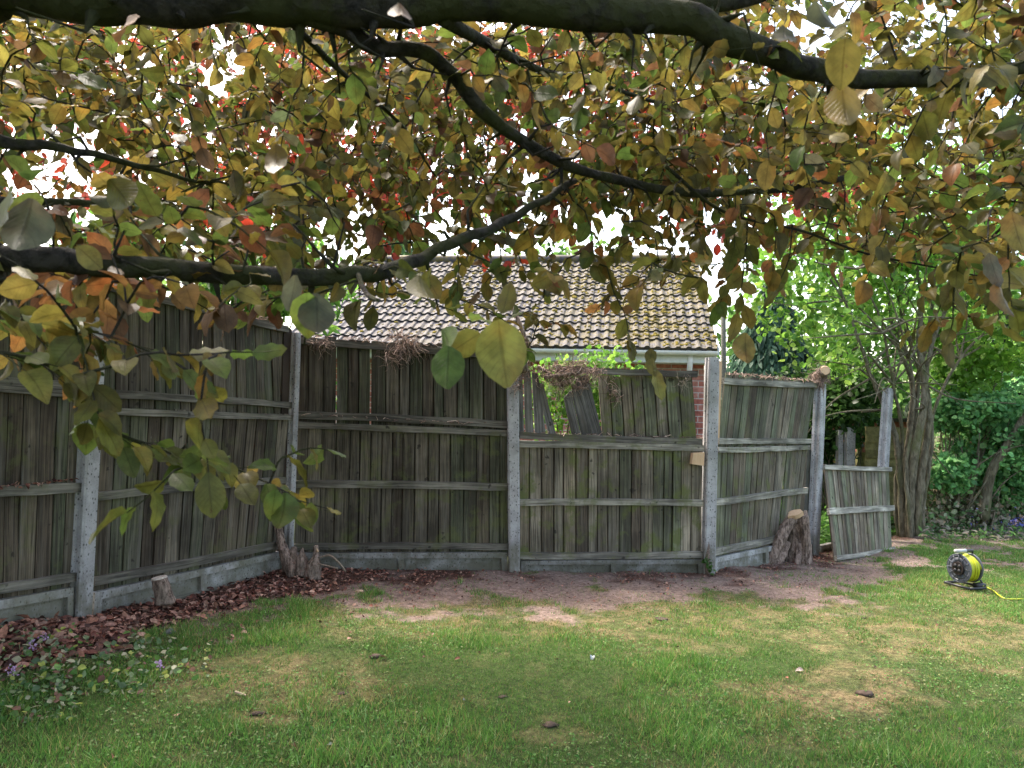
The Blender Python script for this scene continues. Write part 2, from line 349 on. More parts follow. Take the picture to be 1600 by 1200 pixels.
def ground():
    xs = np.unique(np.concatenate([np.linspace(-300, -12, 14), np.linspace(-12, -5, 20), np.arange(-5, 7.5, .05), np.linspace(7.5, 16, 25), np.linspace(16, 300, 14)]))
    ys = np.unique(np.concatenate([np.linspace(-300, -8, 12), np.linspace(-8, 2, 22), np.arange(2, 11.5, .05), np.linspace(11.5, 24, 30), np.linspace(24, 400, 14)]))
    X, Y = np.meshgrid(xs, ys); Z = gz(X, Y); lit, dirt, dry, u, v, d = masks(X, Y)
    turf = np.array([.05, .085, .022]); soil = np.array([.225, .168, .142]); strw = np.array([.2, .155, .08]); lf = np.array([.085, .045, .033])
    c = turf + (strw - turf) * dry[..., None] * (.25 + .75 * sstep(.4, .6, fbm(X, Y, 9, 4, 11)))[..., None]; c = c + (soil - c) * dirt[..., None]; c = c + (lf - c) * lit[..., None]
    V = np.stack([X, Y, Z], -1).reshape(-1, 3); ny, nx = X.shape
    i = np.arange(ny - 1)[:, None] * nx + np.arange(nx - 1); i = i.ravel()
    mb = MB(); mb.add(V, np.stack([i, i + 1, i + nx + 1, i + nx], 1), c.reshape(-1, 3))
    o = mb.build('ground', M['ground'], smooth=True); o['kind'] = 'structure'
ground()
def gp(u, v):
    """where the sight line through a photo pixel meets the ground"""
    r = ray(u, v); t = 3.
    for _ in range(60):
        p = CP + r * t; e = p[2] - float(gz(p[0], p[1])); t += e / max(-r[2], .03) * .7
    return CP + r * t
# ------------------------------------------------------------------ lawn
def lawn():
    N = 1150000
    d = np.sqrt(rng.random(N)) ** 1.35 * 9.0 + 2.3; d = d[d < 12]
    x = (rng.random(len(d)) * 2 - 1) * (d * .78 + .3); y = d
    lit, dirt, dry, u, v, dd = masks(x, y)
    fd = fence_dist(x, y)
    n = fbm(x, y, 5, 3, 9); dry = np.clip(dry * (.35 + 1.5 * sstep(.38, .62, fbm(x, y, 11, 3, 21))), 0, 1); keep = (1 - dirt * .93) * (1 - dry * .6) * (1 - lit * .97) * sstep(.05, .5, n + .25)
    keep = np.where(fd < 0, 0, keep); keep = np.where((u > 1420) & (v < 842), 0, keep)
    k = rng.random(len(x)) < keep; x, y, dry, dirt, n = x[k], y[k], dry[k], dirt[k], n[k]; z = gz(x, y) - .004; m = len(x)
    lush = fbm(x, y, 1.1, 4, 2)
    h = .78 * (.012 + .034 * rng.random(m) ** 1.7) * (.75 + .9 * sstep(.5, .7, fbm(x, y, 4.5, 3, 77))) * (1 - .55 * dry) * (.5 + 1.1 * sstep(.3, .7, lush)) * (1 - .4 * dirt) + .004
    wd = .0022 + .0028 * rng.random(m) + .0004 * y
    a = rng.random(m) * 6.283; lean = rng.random(m) * 1.1 * h; la = rng.random(m) * 6.283
    p = np.stack([x, y, z], 1); s = np.stack([np.cos(a), np.sin(a), np.zeros(m)], 1) * wd[:, None] * .5
    tip = p + np.stack([np.cos(la) * lean, np.sin(la) * lean, h], 1)
    V = np.stack([p - s, p + s, tip], 1).reshape(-1, 3)
    g1 = np.array([.05, .145, .026]); g2 = np.array([.16, .3, .06]); g3 = np.array([.3, .26, .1]); g4 = np.array([.3, .4, .17])
    r = rng.random(m)[:, None]; c = g1 + (g2 - g1) * r
    c = np.where((rng.random(m) < .14 + dry * .6)[:, None], g3 * (.6 + .6 * r), c)
    c = np.where((rng.random(m) < .05)[:, None], g4, c) * (.8 + .4 * sstep(.3, .7, lush))[:, None]
    mb = MB(); mb.add(V, np.arange(m * 3).reshape(-1, 3), np.repeat(c, 3, 0))
    tag(mb.build('grass', M['grass']), 'patchy green and straw coloured lawn grass in front of the fence', 'grass', kind='stuff')
lawn()

# ------------------------------------------------------------------ fence
def plane_of(a, b):
    """point on the vertical plane through plan points a,b that shows at u,v"""
    d = b - a; nrm = np.array([d[1], -d[0], 0]); nrm = nrm / np.linalg.norm(nrm)
    if np.dot(nrm[:2], -a) < 0: nrm = -nrm
    def f(u, v, off=0.):
        o = np.array([a[0], a[1], 0]) + nrm * off; r = ray(u, v); t = np.dot(o - CP, nrm) / np.dot(r, nrm); return CP + r * t
    return f, nrm
def lerp(a, b, t): return a + (b - a) * t
def quadpt(q, s, t):          # q: TL,TR,BR,BL ; s 0..1 across, t 0..1 down
    return lerp(lerp(q[0], q[1], s), lerp(q[3], q[2], s), t)
def add_alg(o, val):
    me = o.data; a = me.attributes.new('alg', 'FLOAT', 'POINT'); a.data.foreach_set('value', np.full(len(me.vertices), val, np.float32))
def rail(mb, q, s0, s1, tmid0, tmid1, hgt, nrm, f0=0., dep=.034, col=(.17, .158, .13), n=10, wob=.004):
    hgt = hgt * 1.2
    """a horizontal rail across panel quad q, standing proud toward the camera by dep"""
    rows = []; uv = []; bow = rng.normal() * .006
    for i in range(n + 1):
        s = s0 + (s1 - s0) * i / n; t = lerp(tmid0, tmid1, i / n); p = quadpt(q, s, t); up = norm(quadpt(q, s, 0) - quadpt(q, s, 1))
        p = p + up * (bow * math.sin(math.pi * i / n) + rng.normal() * wob * .4)
        h0 = hgt * (.5 + rng.normal() * .03); h1 = hgt * (.5 + rng.normal() * .03)
        rows.append([p + up * h1 + nrm * f0, p + up * h1 * .96 + nrm * (f0 + dep), p - up * h0 * .94 + nrm * (f0 + dep), p - up * h0 + nrm * f0])
    L = np.linalg.norm(rows[-1][0] - rows[0][0]); V = np.array(rows).reshape(-1, 3)
    off = rng.random() * 30
    uv = np.array([[off + j * .04, off + i / n * L] for i in range(n + 1) for j in range(4)])
    F = [[i * 4 + j, i * 4 + (j + 1) % 4, (i + 1) * 4 + (j + 1) % 4, (i + 1) * 4 + j] for i in range(n) for j in range(4)] + [[3, 2, 1, 0], [n * 4, n * 4 + 1, n * 4 + 2, n * 4 + 3]]
    mb.add(V, np.array(F), np.array(col) * (.8 + .4 * rng.random()), uv)
BC = np.array([1.06, .97, .93]) * np.array([[.085, .08, .06], [.105, .1, .077], [.075, .083, .056], [.125, .117, .09], [.085, .098, .065], [.065, .056, .042], [.095, .085, .062]])
def board(mb, tl, tr, br, bl, nrm, th=.011, col=None, twist=0.):
    off = rng.random() * 60
    if col is None: col = BC[rng.integers(len(BC))] * (.75 + .5 * rng.random())
    n = 6; V = []; uv = []; bow = rng.normal() * .003; wa = rng.normal() * .0012
    for i in range(n + 1):
        t = i / n; a = lerp(tl, bl, t); b = lerp(tr, br, t); w_ = np.linalg.norm(b - a)
        side = norm(b - a); e = side * (wa * math.sin(t * 9 + off)); o = nrm * (bow * math.sin(math.pi * t))
        tw = nrm * twist * (1 - t)
        L = np.linalg.norm(tl - bl) * t
        V += [a + e + o + tw, b + e + o - tw, b + e + o - tw - nrm * th, a + e + o + tw - nrm * th]
        uv += [[off, off + L], [off + w_, off + L], [off + w_ + th, off + L], [off - th, off + L]]
    F = [[i * 4 + j, i * 4 + (j + 1) % 4, (i + 1) * 4 + (j + 1) % 4, (i + 1) * 4 + j] for i in range(n) for j in range(4)] + [[3, 2, 1, 0], [n * 4, n * 4 + 1, n * 4 + 2, n * 4 + 3]]
    mb.add(np.array(V), np.array(F), col, np.array(uv))
def boards(q, nb, nrm, bright=1., drop=.05, s0=0., s1=1., ttop=0., tbot=1., rag=.008, gaps=(), skip=(), gap=.012, lean=0.):
    """feather edge boards of one panel, with narrow gaps backed by a rear layer"""
    mb = MB(); q = [q[0], q[1], q[2] + norm(q[2] - q[1]) * drop, q[3] + norm(q[3] - q[0]) * drop]; wds = .8 + .4 * rng.random(nb); e = np.concatenate([[0], np.cumsum(wds)]) / wds.sum(); e = s0 + (s1 - s0) * e
    W = np.linalg.norm(q[1] - q[0]); g = gap / W / 2; H = np.linalg.norm(q[0] - q[3])
    for i in range(nb):
        a, b = e[i] + g * (.5 + rng.random()), e[i + 1] - g * (.5 + rng.random())
        if i in skip: continue
        t0 = ttop + rng.normal() * rag / H; t1 = tbot + rng.normal() * rag * .5 / H; r = rng.normal() * .0012 / W
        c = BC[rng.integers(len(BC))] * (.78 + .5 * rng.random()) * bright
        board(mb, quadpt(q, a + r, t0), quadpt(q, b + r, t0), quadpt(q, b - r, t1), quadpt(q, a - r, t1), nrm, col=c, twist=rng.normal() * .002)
        if i < nb - 1 and i not in gaps and (i + 1) not in skip:      # rear board that closes the gap, coloured darker to deepen its shade
            hw = .04 / W; o = -nrm * .022
            board(mb, quadpt(q, b - hw, t0) + o, quadpt(q, b + hw, t0) + o, quadpt(q, b + hw, t1) + o, quadpt(q, b - hw, t1) + o, nrm, th=.008, col=c * .6)
    return mb
def px(f, pts, off=0.): return [f(u, v, off) for (u, v) in pts]
ALG = {}
def panel(name, label, cat, group, q, nrm, nb, rails, bright=1., alg=.3, **kw):
    base = quadpt(q, .5, 1.); t = thing(name, base, label, cat, group)
    o = boards(q, nb, nrm, bright, **kw).build('boards', M['wood'], t); add_alg(o, alg)
    for (tm0, tm1, h, s0, s1) in rails:
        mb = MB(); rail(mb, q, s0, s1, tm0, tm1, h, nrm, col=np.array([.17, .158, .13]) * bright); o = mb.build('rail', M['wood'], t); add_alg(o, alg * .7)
    return t
GP_LOW, GP_UP = 'lower wooden fence panels between concrete posts', 'upper wooden fence panels between concrete posts'
def tfrac(vt, vb, v): return (v - vt) / (vb - vt)
bays = [(LINE[i], LINE[i + 1]) for i in range(6)]
PF = [plane_of(*b) for b in bays]
# bay 1 (cut by the left edge of the frame)
f, nm = PF[0]
def ext(p0, p1, u): s = (p1[1] - p0[1]) / (p1[0] - p0[0]); return (u, p0[1] + s * (u - p0[0]))
UL = -330
q = px(f, [ext((0, 384), (122, 424), UL), (130, 426), (128, 617), ext((0, 606), (122, 616), UL)], -.014)
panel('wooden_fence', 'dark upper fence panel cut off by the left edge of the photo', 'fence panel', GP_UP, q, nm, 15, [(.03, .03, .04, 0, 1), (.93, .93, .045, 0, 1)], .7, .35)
q = px(f, [ext((0, 602), (118, 614), UL), (128, 615), (116, 908), ext((0, 926), (106, 910), UL)])
panel('wooden_fence', 'lower fence panel at the left edge with dead leaves lying on its rail', 'fence panel', GP_LOW, q, nm, 15, [(.012, .012, .035, 0, 1), (.515, .5, .05, 0, 1), (.985, .975, .045, 0, 1)], .85, .4)
# bay 2
f, nm = PF[1]
q = px(f, [(158, 440), (446, 508), (452, 645), (155, 632)], -.014)
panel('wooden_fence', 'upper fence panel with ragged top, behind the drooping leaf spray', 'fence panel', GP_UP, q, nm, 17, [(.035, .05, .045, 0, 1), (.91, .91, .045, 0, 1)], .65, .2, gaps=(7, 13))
q = px(f, [(154, 636), (452, 648), (432, 856), (142, 916)])
panel('wooden_fence', 'lower fence panel behind the short round stump', 'fence panel', GP_LOW, q, nm, 15, [(.02, .02, .04, 0, 1), (.5, .495, .045, 0, 1), (.975, .975, .05, 0, 1)], .85, .3)
# bay 3
f, nm = PF[2]
q = px(f, [(466, 524), (797, 551), (797, 676), (465, 662)], -.014)
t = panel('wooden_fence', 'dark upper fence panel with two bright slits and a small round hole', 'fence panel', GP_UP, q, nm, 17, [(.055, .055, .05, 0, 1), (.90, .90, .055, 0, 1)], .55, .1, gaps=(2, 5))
q = px(f, [(464, 660), (798, 673), (798, 860), (458, 860)])
panel('wooden_fence', 'lower fence panel directly behind the split root stumps', 'fence panel', GP_LOW, q, nm, 18, [(.02, .02, .045, 0, 1), (.48, .47, .055, 0, 1), (.97, .97, .045, 0, 1)], .72, .5)
# bay 4
f, nm = PF[3]
q = px(f, [(900, 575), (1086, 582), (1090, 692), (944, 688)])
q2 = px(f, [(934, 585), (1082, 588), (1090, 700), (941, 694)], -.014)
t = panel('wooden_fence', 'broken upper fence panel with a gap and boards tilting apart', 'fence panel', GP_UP, q2, nm, 8, [], 1.15, .95)
mb = MB(); qq = px(f, [(868, 571), (1088, 579), (1088, 590), (868, 582)]); rail(mb, qq, 0, 1, .5, .5, .05, nm, dep=.035, col=(.11, .1, .085)); add_alg(mb.build('rail', M['wood'], t), .3)
mb = MB(); qq = px(f, [(811, 678), (1095, 688), (1095, 692), (811, 682)]); rail(mb, qq, 0, 1, .5, .5, .052, nm, f0=.002, col=(.12, .11, .095)); add_alg(mb.build('rail', M['wood'], t), .5)
for pts in [[(811, 575), (816, 578), (819, 680), (811, 680)], [(818, 580), (829, 578), (834, 680), (821, 680)], [(831, 582), (841, 584), (853, 680), (836, 680)], [(838, 596), (849, 600), (869, 679), (857, 679)],
            [(881, 622), (892, 610), (908, 682), (894, 682)], [(893, 612), (905, 590), (925, 682), (909, 682)], [(899, 592), (918, 584), (942, 683), (926, 682)]]:
    mb = MB(); a = px(f, pts, -.002 + .01 * rng.random()); board(mb, a[0], a[1], a[2], a[3], nm, col=np.array([.115, .11, .105]) * (.8 + .4 * rng.random())); add_alg(mb.build('loose_board', M['wood'], t), .1)
q = px(f, [(806, 690), (1098, 697), (1096, 872), (807, 874)])
panel('wooden_fence', 'mossy lower fence panel left of the post holding the small wood block', 'fence panel', GP_LOW, q, nm, 17, [(.02, .02, .05, 0, 1), (.515, .51, .05, 0, 1), (.965, .965, .05, 0, 1)], 1.25, .8)
# bay 5
f, nm = PF[4]
q = px(f, [(1133, 585), (1276, 597), (1259, 700), (1121, 702)], -.014)
panel('wooden_fence', 'upper fence panel with slanting boards leaning right beside the log topped post', 'fence panel', GP_UP, q, nm, 15, [(.09, .05, .055, -.03, 1.02), (.89, .9, .05, -.02, 1.03)], 1.2, .25, gaps=(3,))
q = px(f, [(1118, 698), (1262, 695), (1245, 838), (1112, 868)])
panel('wooden_fence', 'pale green lower fence panel behind the large hollow stump', 'fence panel', GP_LOW, q, nm, 16, [(.03, .03, .045, 0, 1), (.515, .505, .055, 0, 1.04), (.965, .965, .055, 0, 1)], 1.35, .6)
# fallen panel between the last two posts
tl, tr, br, bl = P(1287, 727, 8.85), P(1389, 731, 9.75), P(1394, 862, 9.2), P(1304, 877, 8.34)
q = [tl, tr, br, bl]; nn = norm(np.cross(tr - tl, bl - tl)); nn = nn if np.dot(nn, CP - tl) > 0 else -nn
panel('wooden_fence', 'loose half height fence panel leaning in the open gap', 'fence panel', None, q, nn, 17, [(.025, .025, .05, -.02, 1.01), (.5, .5, .065, -.03, 1.03), (.975, .975, .05, 0, 1.01)], 1.7, .35)

def post(label, pts, depth_pts, mat, w_=.105, dep=.1, name='concrete_post', group='concrete fence posts', down=.12, nrm=None):
    (ut, vt), (ub, vb) = pts; f, nm = nrm
    top = f(ut, vt, .03); bot = f(ub, vb, .03); bot[2] -= down
    t = thing(name, bot + np.array([0, 0, down]), label, 'fence post', group)
    up = norm(top - bot); side = norm(np.cross(up, nm)); fr = np.cross(side, up); mb = MB(); hw = w_ / 2; ch = .012
    prof = [(-hw + ch, dep / 2), (-hw, dep / 2 - ch), (-hw, .02), (-hw + .018, .012), (-hw + .018, -.012), (-hw, -.02), (-hw, -dep / 2), (hw, -dep / 2), (hw, -.02), (hw - .018, -.012), (hw - .018, .012), (hw, .02), (hw, dep / 2 - ch), (hw - ch, dep / 2)]
    n = 16; rows = []
    for i in range(n + 1):
        c = lerp(bot, top, i / n); k = 1 if i < n else .93
        for (a, b) in prof: rows.append(c + side * a * k * (1 + rng.normal() * .004) + fr * b * k)
    m = len(prof); j = np.arange(m); F = np.concatenate([np.stack([i * m + j, i * m + (j + 1) % m, (i + 1) * m + (j + 1) % m, (i + 1) * m + j], 1) for i in range(n)])
    V = np.array(rows); V = np.concatenate([V, [lerp(bot, top, 1.)]]); F3 = np.stack([n * m + j, n * m + (j + 1) % m, np.full(m, len(V) - 1)], 1)
    mb.add(V, {4: F, 3: F3}, (1, 1, 1)); mb.build('shaft', mat, t); return t
post('concrete post behind leaf spray, first from the left edge', [(150, 466), (124, 964)], 0, M['concrete'], nrm=PF[0], w_=.115)
post('thin seen concrete post in the fence corner by the split root stumps', [(463, 520), (450, 882)], 0, M['concrete'], nrm=PF[1], w_=.058, dep=.08)
post('concrete post half hidden at the top by tangled dead roots', [(801, 572), (804, 891)], 0, M['concrete'], nrm=PF[2], w_=.1)
post('tall concrete post with new timber behind it and a small wood block at its side', [(1113, 559), (1106, 894)], 0, M['concrete'], nrm=PF[3], w_=.11)
post('leaning concrete post capped with a sawn log behind the hollow stump', [(1282, 600), (1270, 868)], 0, M['concrete'], nrm=PF[4], w_=.125)
post('tilted concrete post standing behind the leaning loose panel', [(1388, 607), (1372, 842)], 0, M['concrete'], nrm=PF[5], w_=.13)

def gravel_board(label, f, nm, pts, tint=1.):
    """recessed concrete gravel board: pts TL,TR,BR,BL pixels"""
    q = px(f, pts); q[2] = q[2] - np.array([0, 0, .06]); q[3] = q[3] - np.array([0, 0, .06])
    t = thing('gravel_board', quadpt(q, .5, .9), label, 'gravel board', 'concrete gravel boards along the fence foot'); mb = MB()
    def blk(s0, s1, t0, t1, o0, o1):
        c = [quadpt(q, s, tt) + nm * o for o in (o0, o1) for (s, tt) in ((s0, t1), (s1, t1), (s1, t0), (s0, t0))]
        mb.add(np.array(c), BOXF, np.array([1, 1, .96]) * tint)
    blk(0, 1, .02, .98, -.02, .006)
    blk(0, 1, 0, .24, -.022, .04); blk(0, 1, .8, 1, -.022, .03)
    for s in (0, .48, .97): blk(s, s + .03, .24, .8, -.021, .0395)
    mb.build('slab', M['concrete'], t); return t
UL = -330
gravel_board('concrete gravel board at the left edge above the purple flowers', *PF[0], [ext((0, 936), (107, 917), UL), (107, 917), (107, 957), ext((0, 976), (107, 957), UL)])
gravel_board('concrete gravel board behind the short round stump', *PF[1], [(142, 925), (440, 860), (446, 884), (138, 962)])
gravel_board('dark edged gravel board beside the split root stumps', *PF[2], [(458, 863), (792, 862), (794, 888), (466, 888)], .72)
gravel_board('gravel board under the mossy lower panel in the middle', *PF[3], [(813, 875), (1096, 873), (1098, 893), (813, 890)], .62)
gravel_board('gravel board running behind the large hollow stump', *PF[4], [(1111, 871), (1262, 840), (1264, 862), (1111, 893)])
gravel_board('dark gravel board in the open gap beneath the loose panel', *PF[5], [(1278, 852), (1376, 832), (1376, 842), (1278, 868)])
# timber beside the 4th post, shade strip and small block
f, nm = PF[3]
mb = MB(); a, b, c, d = px(f, [(1119, 562), (1128, 565), (1124, 690), (1115, 690)], -.11)
hexa(mb, [d, c, c - nm * .04, d - nm * .04, a, b, b - nm * .04, a - nm * .04]); o = mb.build('timber_batten', M['newwood']); tag(o, 'fresh orange timber batten standing behind the tall concrete post', 'timber batten')
mb = MB(); a, b, c, d = px(f, [(1083, 708), (1101, 707), (1100, 728), (1081, 725)], .09)
hexa(mb, [d, c, c - nm * .05, d - nm * .05, a, b, b - nm * .05, a - nm * .05]); o = mb.build('wood_block', M['newwood']); tag(o, 'small pale sawn wood block stuck beside the tall concrete post', 'wood block')
mb = MB(); a, b, c, d = px(f, [(1096, 694), (1103, 694), (1100, 893), (1093, 893)], -.03)
hexa(mb, [d, c, c - nm * .04, d - nm * .04, a, b, b - nm * .04, a - nm * .04], (.03, .027, .022)); o = mb.build('post_shade_strip', M['wood']); add_alg(o, .1); tag(o, 'dark strip painted as the shaded left side of the tall post', 'timber strip')  # strip coloured dark as the shade on the post's slotted side
f, nm = PF[4]
mb = MB(); a, b, c, d = px(f, [(1262, 700), (1271, 700), (1262, 850), (1253, 850)], -.03)
hexa(mb, [d, c, c - nm * .05, d - nm * .05, a, b, b - nm * .05, a - nm * .05], (.09, .085, .07)); o = mb.build('upright_strip', M['wood']); add_alg(o, .2); tag(o, 'grey upright timber between the slanting panels and the log topped post', 'timber strip')

f, nm = PF[1]
mb = MB(); a, b, c, d = px(f, [(444, 512), (456, 514), (446, 868), (434, 866)], .0)
hexa(mb, [d, c, c - nm * .05, d - nm * .05, a, b, b - nm * .05, a - nm * .05], (.05, .037, .028)); o = mb.build('upright_strip', M['wood']); add_alg(o, .1); tag(o, 'dark brown strip painted as the shaded left face of the thin post', 'timber strip')  # added strip, its dark colour stands for the post's shaded left face
# ------------------------------------------------------------------ neighbour's outbuilding
def outbuilding():
    dpt = 9.4
    er = P(1121, 546, dpt); ez = er[2]; ang = math.radians(-8); ex = np.array([math.cos(ang), math.sin(ang), 0]); ey = np.array([-math.sin(ang), math.cos(ang), 0]); up = np.array([0, 0, 1.])
    W, RUN = 5.6, 2.75; rise = 1.62; L = math.hypot(RUN, rise)
    O = er - ex * W                                            # left end of the eaves
    t = thing('outbuilding', (O + ex * W / 2 + ey * RUN) * np.array([1, 1, 0]), 'brick outbuilding with mossy tiled roof behind the fence', 'outbuilding')
    def roofpt(x, s, h): return O + ex * x + (ey * RUN + up * rise) * s + norm(np.cross(ex, ey * RUN + up * rise)) * h
    mb = MB(); NR = 13; cols = np.arange(0, W + .001, .0187); per = .125
    prof = .016 * np.clip(np.cos(cols / per * 2 * np.pi) * 1.6, -.35, 1) + .006
    for r in range(NR):
        s0 = r / NR - .012; s1 = (r + 1) / NR + .01; n = len(cols); jit = np.repeat(rng.normal(size=n // 16 + 2), 16)[:n] * .004
        rows = []
        for (s, h) in ((s0, -.004), (s0, .034), (s1, .004)):
            rows.append(np.array([roofpt(x, s + (jit[i] / L if h > .0 else jit[i] / L), h + (prof[i] if h > -.001 else prof[i] * .6)) for i, x in enumerate(cols)]))
        V = np.concatenate(rows); i = np.arange(n - 1)
        mb.add(V, np.concatenate([np.stack([i, i + 1, i + n + 1, i + n], 1), np.stack([i + n, i + n + 1, i + 2 * n + 1, i + 2 * n], 1)]))
    rf = mb.build('roof', M['tile'], t); me = rf.data
    co = np.empty(len(me.vertices) * 3, np.float32); me.vertices.foreach_get('co', co); co = co.reshape(-1, 3) + np.array(t['_o'])
    xx = (co - O) @ ex; a = me.attributes.new('moss', 'FLOAT', 'POINT'); a.data.foreach_set('value', np.clip(.02 + xx / W * 1.1, 0, 1).astype(np.float32))
    # moss cushions
    n = 5200; x = W * rng.random(n * 3) ** .6; s = rng.random(n * 3); k = (rng.random(n * 3) < .1 + .9 * sstep(.4, .62, fbm(x, s * 3.2, 1.6, 3)) * (.25 + .75 * x / W)); x = x[k][:n]; s = s[k][:n]
    cs = np.round(s * NR) / NR; s = np.where(rng.random(len(s)) < .6, cs + .004 + rng.random(len(s)) * .03, s)
    s = np.clip(s, .005, .995)
    pos = O + x[:, None] * ex + s[:, None] * (ey * RUN + up * rise); nr = norm(np.cross(ex, ey * RUN + up * rise)); fr = (s * NR) % 1
    pos = pos + nr * (.034 * (1 - fr) + .022 * np.clip(np.cos(x / per * 6.283) * 1.6, -.35, 1))[:, None]
    import itertools
    TV = []; TFt = []
    for a_ in range(6): TV.append((math.cos(a_ * 1.047), math.sin(a_ * 1.047), 0))
    for a_ in range(6): TV.append((math.cos(a_ * 1.047 + .4) * .7, math.sin(a_ * 1.047 + .4) * .7, .6))
    TV.append((0, 0, .85)); TF = {4: [[i, (i + 1) % 6, 6 + (i + 1) % 6, 6 + i] for i in range(6)], 3: [[6 + i, 6 + (i + 1) % 6, 12] for i in range(6)]}
    m = len(pos); th = rng.random(m) * 6.28; a1 = np.cos(th)[:, None] * ex + np.sin(th)[:, None] * norm(ey * RUN + up * rise); Rm = np.stack([a1, np.cross(nr, a1), np.broadcast_to(nr, a1.shape)], -1)
    sc = (.008 + .022 * rng.random(m) ** 2)[:, None] * np.stack([.8 + .8 * rng.random(m), np.ones(m), .5 + .4 * rng.random(m)], 1)
    c = lerp(np.array([.06, .05, .014]), np.array([.19, .15, .03]), rng.random(m)[:, None])
    mb = MB(); instances(mb, np.array(TV), {k: np.array(v) for k, v in TF.items()}, pos, Rm, sc, c); o = mb.build('moss', M['moss'], rf, smooth=True); o['kind'] = 'stuff'
    o.location = (0, 0, 0); o.data.transform(Matrix.Translation(-Vector(t['_o'])))
    mb = MB(); pts = [roofpt(x, 1.0, .02) for x in np.arange(0, W + .01, .1)]; tube(mb, pts, .09, 10); r_ = mb.build('ridge_tiles', M['tile'], t, True)
    a = r_.data.attributes.new('moss', 'FLOAT', 'POINT'); a.data.foreach_set('value', np.ones(len(r_.data.vertices), np.float32))
    # rear slope, verge
    mb = MB(); A = roofpt(0, 1, 0); B = roofpt(W, 1, 0); Cc = B + ey * RUN - up * rise; D = A + ey * RUN - up * rise
    mb.add([A, B, Cc, D, A - up * .05, B - up * .05, Cc - up * .05, D - up * .05], BOXF); r2 = mb.build('rear_roof', M['tile'], t)
    for s_ in (-.01, W + .004):
        mb = MB(); a0 = roofpt(s_, -.01, -.06) ; a1 = roofpt(s_, 1, -.06)
        for p_, q_ in ((a0, a1),): hexa(mb, [p_, p_ + ex * .02, q_ + ex * .02, q_, p_ + up * .1, p_ + ex * .02 + up * .1, q_ + ex * .02 + up * .1, q_ + up * .1])
        mb.build('verge_board', M['fascia'], t)
    R = np.stack([ex, ey, up], -1)
    mb = MB(); box(mb, O + ex * W / 2 + ey * .07 - up * .085, (W, .025, .16), R); mb.build('fascia', M['fascia'], t)
    mb = MB(); box(mb, O + ex * W / 2 + ey * .2 - up * .165, (W, .26, .015), R); mb.build('soffit', M['fascia'], t)
    mb = MB()
    th = np.linspace(np.pi, 2 * np.pi, 9); gpf = [(.055 * math.cos(a_), .055 * math.sin(a_)) for a_ in th] + [(.05 * math.cos(a_), .05 * math.sin(a_)) for a_ in th[::-1]]
    rows = [[O + ex * x + ey * (a_ + .0) + up * (b_ - .025) for (a_, b_) in gpf] for x in (0, W)]; V = np.array(rows).reshape(-1, 3); m = len(gpf); j = np.arange(m)
    mb.add(V, {4: np.stack([j, (j + 1) % m, m + (j + 1) % m, m + j], 1)}); mb.build('gutter', M['gutter'], t)
    mb = MB(); hz_ = ez - .17; box(mb, O + ex * W / 2 + ey * (.33 + 2.3) + up * (-.17 - (hz_ + .3) / 2), (W - .24, 4.6, hz_ + .3), R); 
    mb.build('wall', M['brick'], t)
    mb = MB(); # gable
    A = O + ex * (W - .14) + ey * .33 - up * .17; B = O + ex * (W - .14) + ey * (2 * RUN - .33) - up * .17; T_ = O + ex * (W - .14) + ey * RUN + up * (rise - .2)
    mb.add([A, B, T_, A - ex * .1, B - ex * .1, T_ - ex * .1], {3: [[0, 1, 2], [5, 4, 3]], 4: [[0, 2, 5, 3], [1, 4, 5, 2]]}); mb.build('gable', M['brick'], t)
    mb = MB(); e = O + ex * (W - .32) + ey * .06; tube(mb, [e - up * .03, e - up * .2, e + ey * .2 - up * .35, e + ey * .21 - up * 2.0], .034, 8); mb.build('downpipe', M['gutter'], t, True)
outbuilding()
mb = MB(); tube(mb, [P(1130, 470, 8.9), P(1131, 600, 8.9), P(1133, 860, 8.9)], .03, 8, (.1, .1, .08)); tag(mb.build('grey_pole', M['twig'], None, True), 'slim grey pole standing at the roof corner behind the fence', 'pole')

# ------------------------------------------------------------------ stumps
def stump_mesh(tubes, name, mat, parent, vox=.012, disp=.02):
    mb = MB()
    for pts, rad in tubes: tube(mb, spline(pts, 5), np.interp(np.linspace(0, 1, (len(pts) - 1) * 5 + 1), np.linspace(0, 1, len(rad)), rad), 14, (1, 1, 1), knob=.12)
    o = mb.build(name, mat, parent, True)
    r = o.modifiers.new('r', 'REMESH'); r.mode = 'VOXEL'; r.voxel_size = vox; r.use_smooth_shade = True
    tx = bpy.data.textures.new('n', 'CLOUDS'); tx.noise_scale = .07; tx.noise_depth = 3
    d = o.modifiers.new('d', 'DISPLACE'); d.texture = tx; d.strength = disp; d.mid_level = .5
    tx2 = bpy.data.textures.new('n2', 'CLOUDS'); tx2.noise_scale = .018; tx2.noise_depth = 2
    d = o.modifiers.new('d2', 'DISPLACE'); d.texture = tx2; d.strength = disp * .5; d.mid_level = .5
    return o
